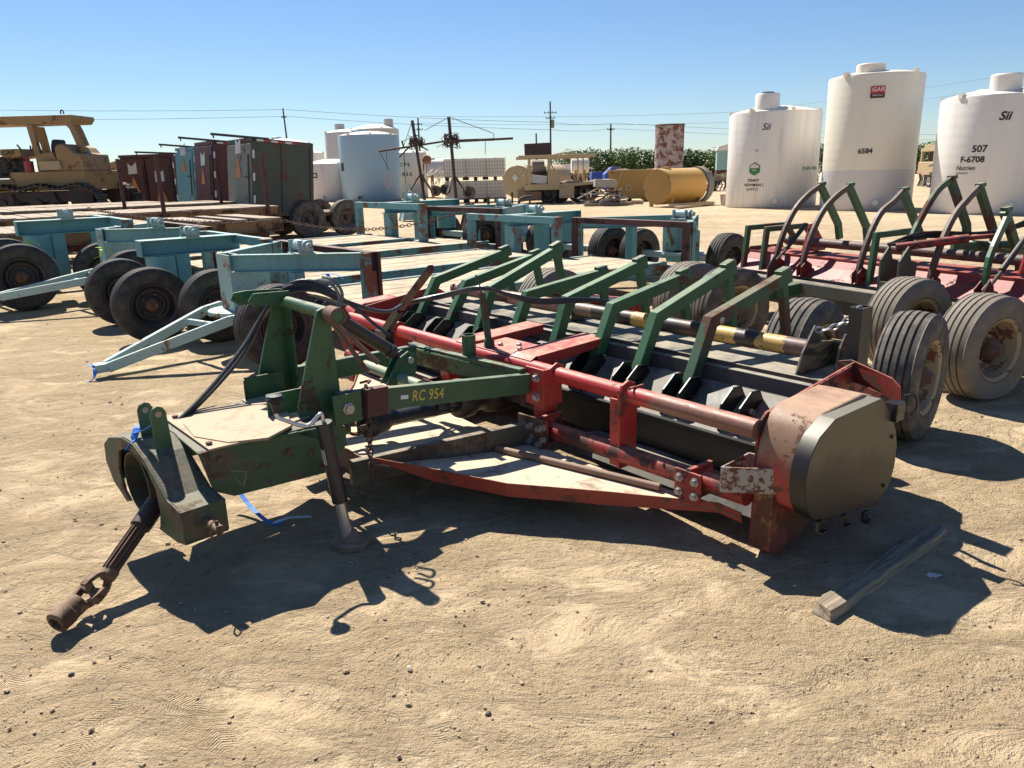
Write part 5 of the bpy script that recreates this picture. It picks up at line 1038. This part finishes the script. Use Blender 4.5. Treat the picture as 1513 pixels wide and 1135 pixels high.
# ================================================================ crawler tractor
D=27; p=S(86,300,D); t=thing('crawler_tractor','rusty yellow crawler tractor with a roof canopy, seat and long tracks at the left edge','crawler tractor',(p.x,D,0),R(-4)); k=D/1120*.963*.93; kv=D/1120*.9275*.95
CY=paint('faded_yellow_paint',(.30,.19,.075),.48,.35,.6,1.6,.2,rustc=(.15,.06,.03),dustc=(.5,.38,.24),streak=.35)
X=lambda u:(u-70)*k*1.0
Z=lambda v:1.6+(274-v)*kv
def fr(pts_,y,th=.14): return ([(X(u),y,Z(v)) for u,v in pts_],(0,th,0))
for y,pls in ((.55,([(28,182),(51,184),(53,200),(58,255),(48,255),(43,210)],[(95,183),(111,183),(114,190),(121,214),(112,214),(106,192)])),(-.55,([(60,183),(70,183),(72,210),(78,252),(68,252),(64,215)],[(119,181),(131,178),(148,226),(139,230),(128,192)]))):
    for pl in pls:
        a=MB(); a.prism(*fr(pl,y)); a.build('canopy_post',CY,t,.01)
a=MB(); a.prism([(X(u),0,Z(v)) for u,v in ((-22,170),(135,171),(136,176),(130,183),(-22,182.5))],(0,1.25,0)); a.build('canopy_roof',CY,t,.02)
a=MB()
for u in (22,129): a.tube(spline([(X(u-2),-.9,Z(171)),(X(u-1),-.9,Z(166)),(X(u+2),-.9,Z(166)),(X(u+3),-.9,Z(171))]),.02,6)
a.build('lifting_eye',DK,t,0,True)
a=MB(); a.prism([(X(u),0,Z(v)) for u,v in ((33,254),(152,254),(153,258),(150,258),(150,283),(33,283))],(0,2.0,0)); a.build('fender',CY,t,.02)
a=MB(); a.prism([(X(u),-.3,Z(v)) for u,v in ((75,254),(75,228),(103,226),(108,238),(119,240),(119,254))],(0,1.2,0)); a.build('seat_box',CY,t,.02)
a=MB(); a.prism([(X(u),-1.02,Z(v)) for u,v in ((83,239),(117,239),(118,252),(84,252))],(0,.12,0)); a.build('battery_box',paint('tan_box',(.42,.31,.17),.15,.4,.6,2,.15),t,.01)
a=MB(); a.prism([(X(u),-.2,Z(v)) for u,v in ((111,254),(110,220),(114,215),(122,214),(132,219),(139,228),(150,229),(151,240),(152,254))],(0,1.6,0)); a.build('fuel_tank',CY,t,.05)
a=MB(); a.prism([(X(u),0,Z(v)) for u,v in ((81,226),(82,215),(85,206),(91,205),(93,207),(94,226))],(0,.5,0)); a.build('seat',plain('seat_black',(.025,.03,.033),.6),t,.04)
a=MB(); a.prism([(X(u),-.2,Z(v)) for u,v in ((-40,219),(48,219),(50,230),(28,233),(20,231),(14,226),(-40,224))],(0,1.2,0)); a.build('engine_hood',CY,t,.02)
a=MB(); random.seed(31)
a.prism([(X(u),-.1,Z(v)) for u,v in ((-40,238),(-8,236),(8,232),(24,226),(31,255),(32,262),(-40,262))],(0,.8,0))
for i in range(24): a.tube([(X(random.uniform(-20,28)),-.55,Z(random.uniform(230,258))) for _ in range(2)],random.uniform(.03,.08),6)
a.build('engine',GREASE,t,.02)
a=MB(); a.prism([(X(u),0,Z(v)) for u,v in ((-40,264),(33,264),(33,282),(-40,284))],(0,1.7,0)); a.build('side_frame',CY,t,.02)
text('hood_text','CAT',.2,INK,t,lambda x,y:(X(31)+x*1.1,-.83,Z(224.5)+y),.005)
for y in (-1.1,1.1):
    a=MB(); n=60; sh=[]; cz1,cz2=Z(292),Z(292); xr=X(147); xl=X(-60); r1=.45
    path=[]
    for i in range(24): path.append((xl+(xr-xl)*i/23,Z(278.5)+.06*math.sin(i*.9)))
    for i in range(8): an=R(90-22.5*(i+.5)); path.append((xr+.62*math.cos(an),Z(278.5)-.5+.5*math.sin(an)))
    for i in range(24): path.append((xr-(xr-xl)*i/23,Z(278.5)-1.0))
    for i in range(len(path)-1):
        x0,z0=path[i]; x1,z1=path[i+1]; an=math.atan2(z1-z0,x1-x0); a.box(((x0+x1)/2,y,(z0+z1)/2),(math.hypot(x1-x0,z1-z0)*.92,.5,.06),Matrix.Rotation(-an,3,'Y')); a.box(((x0+x1)/2-math.sin(an)*.05,y,(z0+z1)/2+math.cos(an)*.05),(.04,.5,.09),Matrix.Rotation(-an,3,'Y'))
    tr=a.build('track',GREASE,t,.004)
    a=MB(); a.b2((xl,y-.15,Z(300)),(xr,y+.15,Z(284))); 
    for u in (-20,20,39,75,105): a.lathe([(.2,-.2),(.24,0),(.2,.2)],(X(u),y,Z(303)),(0,1,0),16)
    a.lathe([(.42,-.18),(.45,0),(.42,.18)],(X(147),y,Z(293)),(0,1,0),20); a.prism([(X(u),y-.2,Z(v)) for u,v in ((35,303),(36,290),(40,286),(44,303))],(0,.1,0)); a.prism([(X(u),y-.2,Z(v)) for u,v in ((100,303),(103,288),(107,284),(112,300))],(0,.1,0)); a.build('track_frame',DK,tr,.02,True)
a=MB(); a.tube([(X(64),-.95,Z(254)),(X(64),-.95,Z(238))],.14,14); a.lathe([(.06,0),(.05,.1),(0,.12)],(X(64),-.95,Z(238)),(0,0,1),10); a.tube(spline([(X(64),-.95,Z(234)),(X(60),-.95,Z(231)),(X(58),-.95,Z(236))]),.02,6); tag(a.build('fire_extinguisher',plain('red_extinguisher',(.3,.03,.04),.4),t,0,True),None,None)
a=MB(); 
for (u0,v0,u1,v1) in ((38,219,33,212),(66,232,61,220),(54,222,54,214),(57,222,58,215)): a.tube([(X(u0),-.4,Z(v0)),(X(u1),-.4,Z(v1))],.025,6)
a.build('control_lever',DK,t,0,True)
# yellow implement behind
p=S(172,270,34); t=thing('boom_implement','yellow boom and heaped white scrap between the crawler and the dark red box','implement',(p.x,34,0))
kk=34/1120; o=V((p.x,34,0)); a=MB(); a.beam(S(152,252,34)-o,S(184,241,34)-o,.35,.35); a.beam(S(157,256,34)-o,S(163,282,34)-o,.2,.2); a.build('boom',CY,t,.02)
a=MB(); random.seed(8)
for i in range(40): 
    u,v=random.uniform(160,186),random.uniform(262,292); a.tube([S(u,v,33.5)-o,S(u+random.uniform(-8,8),v+random.uniform(-4,6),34)-o],random.uniform(.02,.06),5)
a.build('scrap',plain('pale_pipe',(.5,.45,.38),.5),t)
# ================================================================ box trailers
RIMG=paint('dusty_grey_rim',(.12,.11,.10),.3,.6,.7,6,.3)
SMV=plain('orange_triangle',(.55,.22,.06),.6); WH=plain('badge_white',(.6,.6,.58),.5); TAPE_R=plain('tape_red',(.35,.02,.03),.4); TAPE_W=plain('tape_white',(.6,.6,.6),.4)
def boxt(label,u,D,yaw,w_,l_,h_,z0,mat,tilt,open_=0,signs=(),doors=2,bar=True,dm=None):
    p=S(u,300,D); t=thing('box_trailer',label,'box trailer',(p.x,D,0),yaw,'box trailers')
    # origin at near-left corner of the rear face: local x along rear face (to far), y along side (away)
    T=Matrix.Rotation(R(tilt),3,'X')
    def f(q): q=T@V((-q.x,q.y,q.z)); return V((q.x,q.y,q.z+z0))
    a=MB(f); a.b2((0,.03,0),(w_,l_,h_)); a.build('box_body',mat,t,.01)
    a=MB(f)
    for y in (.03,l_/2,l_): a.b2((-.03,y-.04,0),(.0,y+.04,h_+.01))
    a.b2((-.03,0,h_-.08),(-.0,l_,h_+.02)); a.b2((-.035,0,-.0),(0,l_,.09)); a.b2((-.03,-.03,h_-.08),(w_,-.0,h_+.02)); a.build('frame_rail',mat,t)
    for i in range(int((l_-.1)/.38)):
        a=MB(f); a.b2((-.045,.1+i*.38,h_-.06),(-.036,.28+i*.38,h_-.01)); a.build('white_reflector',TAPE_W,t)
        a=MB(f); a.b2((-.045,.28+i*.38,h_-.06),(-.036,.46+i*.38,h_-.01)); a.build('red_reflector',TAPE_R,t)
    for i in range(3):
        a=MB(f); a.b2((-.045,-.02,.3+i*h_/3.4),(-.036,.03,.5+i*h_/3.4)); a.build('white_reflector',TAPE_W,t)
    for d in range(doors):
        wd=w_/doors; a=MB(f); a.b2((d*wd+.03,-.05,.06),((d+1)*wd-.03,-.0,h_-.12)); dr=a.build('door',dm or mat,t,.008)
        a=MB(f); a.tube([(d*wd+.12,-.08,.3),(d*wd+.12,-.08,h_-.4)],.02,6); a.box((d*wd+.2,-.09,h_*.5),(.25,.04,.05)); a.build('latch_bar',GREASE,dr)
        if d<len(signs):
            s1,z1=signs[d]; cx=(d+.5)*wd; a=MB(f); a.prism([(cx-s1/2,-.062,z1),(cx+s1/2,-.062,z1),(cx,-.062,z1+s1*1.3)],(0,.01,0)); a.build('warning_triangle',SMV,dr)
            a=MB(f); a.prism([(cx-.2,-.058,z1+s1*1.5),(cx+.2,-.058,z1+s1*1.45),(cx+.18,-.058,z1+s1*1.5+.38),(cx+.02,-.058,z1+s1*1.5+.25),(cx-.2,-.058,z1+s1*1.5+.4)],(0,.006,0)); a.build('torn_poster',WH,dr)
    if bar:
        a=MB(f); a.beam((.15,.5,h_+.03),(.9,-.75,h_+.08),.05,.06); a.tube([(.88,-.7,h_+.06),(.88,-.68,h_-.02)],.02,6); a.build('tarp_bar',GREASE,t)
    a=mm(); a.b2((.3,.2,z0-.30),(.45,l_+.9,z0-.10)); a.b2((w_-.45,.2,z0-.30),(w_-.3,l_+.9,z0-.10)); a.b2((-.1,l_-.0,z0-.12),(w_+.1,l_+1.3,z0-.02)); a.build('chassis',RUSTM,t,.01)
    for y in (1.35,2.5):
        for x in (-.02,w_+.02): wheel(t,(-x,y+.1,.5),1.0,.28,TYM,RIMG)
    a=mm(); 
    for y in (1.35,2.5): a.tube([(0,y+.1,.5),(w_,y+.1,.5)],.06,8)
    a.build('axle',GREASE,t)
    return t
GB=paint('dark_sage_box',(.048,.062,.048),.5,.5,.6,1.8,.25,rustc=(.10,.035,.03),dustc=(.25,.24,.18),streak=.3); OXB=paint('oxblood_box',(.075,.018,.02),.3,.3,.55,2,.3,rustc=(.03,.012,.012)); BB=paint('light_blue_box',(.14,.35,.38),.35,.4,.6,2.2,.2,rustc=(.04,.025,.02))
yb=YAW
boxt('dark sage green box trailer nearest the tanks with a warning triangle on its pale door',374,20.3,yb,1.8,1.6,1.92,.70,GB,-5,signs=((.42,.95),),doors=1,dm=paint('pale_sage_door',(.20,.215,.165),.4,.5,.6,2,.25))
boxt('oxblood red box trailer between the light blue and dark green ones',318,24,yb,1.75,1.6,1.95,.80,OXB,-5,signs=((.38,.7),),doors=1)
boxt('narrow light blue box trailer squeezed between two dark red ones',290,27,yb+.15,1.3,1.7,1.9,.80,BB,-4,signs=((.38,1.1),),doors=1)
boxt('leftmost dark red box trailer with two warning triangles on its doors',262,29,yb+.62,2.3,2.2,1.95,.62,OXB,0,signs=((.5,.25),(.5,.55)),doors=2)
# ================================================================ flatbed trailers
def flatbed(label,s,b1,L_,w_,z,posts=(),missing=False):
    x,y=yard(s,b1); t=thing('flatbed_trailer',label,'flatbed trailer',(x,y,0),YAW,'wooden flatbed trailers')   # near side edge at s, rear end at b1
    for ss in (.04,w_-.04,):
        a=mm(); a.ibeam((ss,-L_,z-.14),(ss,0,z-.14),.08,.20); a.build('side_rail',paint('rust_yellow_rail',(.22,.12,.05),.6,.3,.7,3,.3,rustc=(.07,.03,.018)),t)
    a=mm(); random.seed(int(s*10)); n=int(L_/.22)
    for k_ in range(n):
        bb=-L_+k_*L_/n
        if missing and random.random()<.22: continue
        j=random.uniform(-.02,.02); a.b2((.02+j,bb+.008,z-.035),(w_-.02+j,bb+L_/n-.008,z+random.uniform(0,.012)))
    a.build('deck_boards',WOODL,t)
    a=mm(); a.b2((0,-.03,z-.2),(w_,.0,z)); a.b2((0,-L_,z-.2),(w_,-L_+.03,z)); a.b2((w_*.3,-L_,z-.4),(w_*.36,0,z-.2)); a.b2((w_*.64,-L_,z-.4),(w_*.7,0,z-.2)); a.build('frame',DKRED,t)
    for bb in posts:
        a=mm(); a.b2((-.05,bb-.04,z-.25),(.0,bb+.04,z+1.15)); a.build('stake_post',DKRED,t)
    for bb in (-.9,-1.8,-L_+.8):
        for ss in (.18,w_-.18): wheel(t,(-ss,bb,.36),.72,.26,TYM,RIMC)
    return t
flatbed('near wooden flatbed with gaps in its deck, rusty side rail right behind the turquoise trailers',12.3,3.1,9.5,2.5,.9,missing=True)
flatbed('second wooden flatbed with tall dark stake posts at its end',16.1,4.6,11.5,2.5,.98,posts=(-.3,-2.6))
flatbed('third wooden flatbed in front of the dark red box trailers',19.6,4.8,12,2.5,1.02,posts=(-.4,-2.8))
flatbed('farthest wooden flatbed just in front of the crawler tracks',23.2,4.0,12,2.5,1.0)
# ================================================================ power poles and wires
def pole(label,u,vT,vB,D,cross=((.35,1.2),),lean=0,xf=False):
    b_=S(u,vB,D); tz_=S(u,vT,D).z; t=thing('power_pole',label,'power pole',(b_.x,D,0),0,'power poles'); t.rotation_euler=(0,lean,0); o=V((b_.x,D,0)); sc__=D/1120
    a=MB(); a.tube([(0,0,0),(0,0,tz_)],[sc__*1.5,sc__*1.0],8); a.build('pole_shaft',plain('pole_wood',(.06,.045,.035),.9),t,0,True)
    for dz,w_ in cross:
        a=MB(); a.box((0,0,tz_-dz*sc__),(w_*sc__,sc__*.8,sc__*.9)); 
        for x in (-.45,-.15,.15,.45): a.tube([(x*w_*sc__,0,tz_-dz*sc__),(x*w_*sc__,0,tz_-(dz-2.2)*sc__)],sc__*.5,6)
        a.build('crossarm',plain('pole_wood',(.06,.045,.035),.9),t)
    if xf: a=MB(); a.tube([(sc__*3.2,0,tz_-24*sc__),(sc__*3.2,0,tz_-35*sc__)],sc__*2.2,12); a.build('transformer',GREYS,t,0,True)
    return t
pole('left power pole rising behind the green box trailer',427,160,215,95,((12,7),),-.03)
pole('thin power pole behind the left boom mast',622,174,255,120,((9,11),(16,12)))
pole('tall power pole with two crossarms and a transformer above the tan truck',814,150,245,90,((15,18),(22,13)),0,True)
pole('plain power pole between the truck and the rusty tank',902,183,248,130,((8,10),))
pole('short pole just left of the tall transformer pole',793,197,246,125,())
pole('small far power pole behind the right tanks',1395,205,240,190,((5,8),))
CB=plain('cable_grey',(.16,.19,.22),.6)
def wire(label,pts_,r):
    a=MB(); P=[S(*q) for q in pts_]; out=[]
    for i in range(len(P)-1): out+=catenary(P[i],P[i+1],(P[i+1]-P[i]).length*.006,8)[(1 if i else 0):]
    a.tube(out,r,5); tag(a.build('power_cable',CB,None,0,True),label,'power cable','power lines crossing the sky')
wire('upper power cable crossing the whole sky',[(-300,155,105),(424,162,95),(815,181,90),(902,182,130),(1500,200,140)],.022)
wire('lower power cable crossing the whole sky',[(-300,172,105),(424,172,95),(815,192,90),(902,190,130),(1500,208,140)],.022)
wire('thin power cable rising to the upper right behind the tanks',[(622,172,120),(1100,165,150),(1700,78,110)],.02)
wire('second thin power cable rising to the upper right',[(622,182,120),(1100,180,150),(1700,98,110)],.02)
# ================================================================ orchard
def orchard():
    random.seed(77); lv=MB(); tk=MB()
    def row(u0,u1,D,vt,n):
        for i in range(n):
            u=u0+(u1-u0)*(i+random.uniform(-.3,.3))/n; b_=S(u,250,D); top=S(u,vt+random.uniform(-3,4),D).z; x=b_.x; y=D+random.uniform(-2,2); wd=top*.42
            tk.tube([(x,y,0),(x+random.uniform(-.2,.2),y,top*.55)],[.14,.06],5)
            lobes=[(x+random.uniform(-.8,.8)*wd,y+random.uniform(-.8,.8)*wd,top*random.uniform(.28,.84),wd*random.uniform(.42,.7)) for _ in range(8)]+[(x,y,top*.86,wd*.5)]
            for k_ in range(430):
                lx,ly,lz,lr=random.choice(lobes); th=random.uniform(0,6.28); ph=random.uniform(-1,1); rr=random.random()**.33*lr; q=math.sqrt(1-ph*ph)
                cx=lx+rr*math.cos(th)*q; cyy=ly+rr*math.sin(th)*q; cz=max(.1,min(top*1.03,lz+rr*ph*.9)); s_=random.uniform(.08,.20)
                a1,a2=random.uniform(0,6.28),random.uniform(-.9,.9); e1=V((math.cos(a1),math.sin(a1),a2)).normalized()*s_; e2=e1.cross(V((random.random()-.5,random.random()-.5,random.random()))).normalized()*s_*.75
                c=V((cx,cyy,cz)); lv.add([c-e1,c+e2,c+e1,c-e2],[(0,1,2,3)])
    row(835,1100,105,222,52); row(1205,1250,105,215,10); row(1340,1600,105,210,44); row(835,1110,118,224,40); row(1100,1210,110,219,14)
    m,nt,b=nm('orchard_leaf'); k=N(nt); co=k.obj(); n1=k.noise(co,.35,4,.7); n2=k.noise(co,2.5,3,.7)
    k.l(k.mix(k.ramp(n1,.35,.65),k.mix(n2,(.03,.065,.015),(.08,.145,.035)),k.mix(n2,(.07,.12,.025),(.16,.23,.06))),b.inputs['Base Color']); b.inputs['Roughness'].default_value=.6
    o=lv.build('orchard',m); 
    tag(o,'far orchard of leafy green trees along the edge of the yard',None,None,'stuff')
    o2=tk.build('orchard_trunks',plain('bark',(.1,.07,.05),.9)); o2.parent=o
orchard()
# ================================================================ far implements, small stuff
def implement(label,u,v,D,w_,h_,mats,seed,rails=3,wh=True):
    random.seed(seed); p=S(u,v,D); kk=D/1120; W_=w_*kk; Hh=h_*kk; t=thing('farm_implement',label,'implement',(p.x,D,0),random.uniform(-.2,.2),'implements parked in the far rows')
    a=MB()
    for i in range(rails): y=-1+2*i/max(1,rails-1); a.box((0,y,.75*Hh),(W_,.14,.14))
    for i in range(5): x=-W_/2+W_*(i+.5)/5; a.box((x,0,.75*Hh),(.12,2.2,.1)); 
    a.build('toolbar',mats[0],t)
    a=MB()
    for i in range(max(14,int(w_/2.5))):
        x=random.uniform(-W_/2,W_/2); y=random.uniform(-1,1); a.sweep([(x,y,.75*Hh),(x+.12,y,.35*Hh),(x-.02,y,.06)],.05,.07,(0,1,0))
    a.build('tines',mats[1],t)
    a=MB()
    for i in range(int(w_/3)):
        x=random.uniform(-W_/2,W_/2); y=random.uniform(-1,1); l=random.uniform(.3,1.0); an=random.uniform(-.9,.9); a.beam((x,y,Hh*random.uniform(.7,1.1)),(x+l*math.cos(an),y,Hh*random.uniform(.5,1.2)),.07,.07)
    a.box((random.uniform(-.3,.3)*W_,0,Hh*.95),(W_*.16,.6,Hh*.28)); a.build('frame_bar',mats[2%len(mats)],t,.0)
    if wh:
        for x in (-W_*.3,W_*.3): wheel(t,(x,-1.1,.4),.8,.25,TYD,RIMW)
    return t
IM=[(DKRED,GREASE,RUSTM),(GREYS,RUSTM,TANM),(TANM,GREASE,GREYS),(RUSTM,GREYS,DKRED)]
for i,(u,v,D,w_,h_,l) in enumerate(((838,268,62,32,20,'dark implement with bars seen under the truck beam'),(862,266,70,36,22,'implement just right of the truck posts'),(935,262,74,34,16,'low implement behind the ochre hopper'),(955,258,66,26,20,'implement with raised bars left of the rusty tank'),(1035,262,64,46,18,'dark toolbar row right of the rusty tank'),(1062,268,54,36,22,'row of dark shanks beside the left big tank'),(1222,272,58,26,26,'dark implement in the gap between the two left big tanks'),(1372,268,50,30,28,'low red brown implement in the gap between the right tanks'),(1395,262,58,30,30,'black implement in front of the right orchard'),(752,272,60,18,14,'small implement between the totes and the truck'),(30,290,40,30,60,'dark implement behind the crawler engine'))):
    implement(l,u,v,D,w_,h_,IM[i%4],40+i)
# tan machine between the right tanks
p=S(1372,262,46); t=thing('tan_loader','tan loader with a tall cab frame and black grille between the right tanks','loader',(p.x,46,0)); kk=46/1120
xx=lambda u:(u-1372)*kk*.963; zz=lambda v:1.6+(239-v)*kk*.9275
a=MB(); a.b2((xx(1367),-.8,zz(258)),(xx(1387),1,zz(240))); a.build('bonnet',TANM,t,.05)
a=MB(); a.b2((xx(1371),-.83,zz(251)),(xx(1384),-.8,zz(242))); a.build('grille',BLACKP,t)
a=MB()
for u in (1371,1388): a.b2((xx(u)-.07,-.6,zz(258)),(xx(u)+.07,-.45,zz(222))); a.b2((xx(u)-.07,.8,zz(258)),(xx(u)+.07,.95,zz(222)))
a.b2((xx(1369),-.7,zz(225)),(xx(1390),1,zz(220))); a.b2((xx(1371),-.5,zz(220)),(xx(1386),.8,zz(215))); a.build('cab_frame',TANM,t,.02)
a=MB(); a.b2((xx(1376),-.6,zz(240)),(xx(1381),.5,zz(222))); a.build('exhaust_stack',DK,t,.03)
a=MB(); a.b2((xx(1360),-.9,zz(259)),(xx(1372),0,zz(255))); a.beam((xx(1358),-.9,zz(246)),(xx(1370),-.9,zz(243)),.12,.12); a.build('step',TANM,t)
for u in (1374,1396): wheel(t,(xx(u),-1.2,.55),1.1,.4,TYD,RIMW,rz=R(40))
# pale green cabin on the right
p=S(1073,245,72); t=thing('small_cabin','pale green cabin with a white curved roof beyond the left big tank','cabin',(p.x,72,0),R(-12)); 
a=MB(); a.b2((-.9,-1,1.3),(.9,1.4,3.0)); a.build('wall',GPOLY,t,.03)
a=MB(); a.prism([(-1.0,.2,3.0),(-.8,.2,3.35),(0,.2,3.55),(.8,.2,3.35),(1.0,.2,3.0)],(0,2.6,0)); a.build('roof',WPOLY3,t,.03)
a=MB(); a.b2((.25,-1.03,1.5),(.75,-1.0,2.7)); a.build('door',plain('dark_opening',(.02,.03,.03),.6),t)
a=MB(); a.b2((-.9,-1,.9),(.9,1.4,1.3)); a.build('frame',DKRED,t)
for x in (-.6,.6): wheel(t,(x,-.9,.45),.9,.25,TYD,RIMW)
# small white tanks far + canopy + bucket + cones + short posts
p=S(858,250,66); htank('small cream horizontal tank seen through the truck posts',(p.x-.7,66),.62,1.3,0,(WPOLY2,WPOLY3),z=2.0)
p=S(825,246,90); t=thing('shade_canopy','far white shade canopy left of the orchard','canopy',(p.x,90,0))
a=MB(); a.prism([(-3,0,1.7),(-2,0,2.3),(2,0,2.35),(4,0,1.75)],(0,4,0)); a.build('canopy_roof',WPOLY3,t)
a=MB(); 
for x in (-2.8,0,3.6): a.box((x,-1.8,.85),(.15,.15,1.7))
a.build('post',GREYS,t)
p=S(1071,302,33); a=MB(); a.lathe([(.17,0),(.21,.45),(.22,.47),(.19,.47),(.15,.03),(0,.03)],(0,0,0),(0,0,1),20); o=a.build('bucket',plain('dull_white_bucket',(.45,.38,.34),.6),None,0,True); o.location=(p.x,p.y,0); tag(o,'pale bucket standing at the foot of the left big tank','bucket')
def stand(label,u,v,D,h_,mat):
    p=S(u,v,D); t=thing('pyramid_stand',label,'stand',(p.x,D,0),.4); a=MB(); w_=h_*.28
    for (x,y) in ((-1,-1),(1,-1),(1,1),(-1,1)): a.beam((x*w_,y*w_,0),(x*w_*.25,y*w_*.25,h_),.06,.06)
    a.build('leg',mat,t)
    for r_ in range(4):
        Mz=Matrix.Rotation(R(90*r_),3,'Z'); a=MB(lambda q:Mz@q); a.add([(-w_*.9,-w_,.05),(w_*.9,-w_,.05),(w_*.22,-w_*.25,h_),(-w_*.22,-w_*.25,h_)],[(0,1,2,3)]); a.build('side_panel',mat,t)
stand('pale turquoise pyramid stand in front of the CPS tank',604,300,28,1.05,TEALW); stand('dark pyramid stand behind the second turquoise gantry',694,312,20,.85,DKRED)
for u,v0,v1,D,l in ((757,284,296,34,'short dark post left of the tan truck'),(783,281,300,33,'short dark post in front of the tan truck'),(722,290,308,24,'short dark post right of the totes')):
    p=S(u,v1,D); a=MB(); a.tube([(0,0,0),(0,0,S(u,v0,D).z)],.045,8); a.lathe([(.12,0),(.1,.03),(0,.03)],(0,0,0),(0,0,1),10); o=a.build('steel_post',DK,None,0,True); o.location=(p.x,D,0); tag(o,l,'post')
# hose reel trailer between gantries
x0=S(738,320,15.5); t=thing('hose_reel','dark hose reel with coiled black hose behind the gantry trailers','hose reel',(x0.x,15.5,0),.3)
a=MB(); a.tube([(-.3,0,.45),(.3,0,.45)],.36,24)
for i in range(7): a.tube([(-.27+i*.09,.375*math.cos(x),.45+.375*math.sin(x)) for x in [2*math.pi*q/20 for q in range(21)]],.035,6)
a.build('hose_coil',BLACKR,t,0,True); a=MB()
for x in (-.34,.34): a.lathe([(.42,0),(.42,.02),(0,.02)],(x-.01,0,.45),(1,0,0),24)
a.b2((-.5,-.3,.0),(-.42,.3,.08)); a.b2((.42,-.3,.0),(.5,.3,.08)); a.b2((-.48,-.03,.05),(-.44,.03,.78)); a.b2((.44,-.03,.05),(.48,.03,.78)); a.b2((-.55,-.12,.74),(-.25,.12,.84)); a.b2((.25,-.12,.74),(.55,.12,.84)); a.build('reel_frame',DK,t,.01)
a=MB(); a.tube(spline([(.42,0,.82),(.42,0,1.02),(.5,0,1.1),(.68,0,1.12)]),.03,8); a.build('crank',DK,t,0,True)
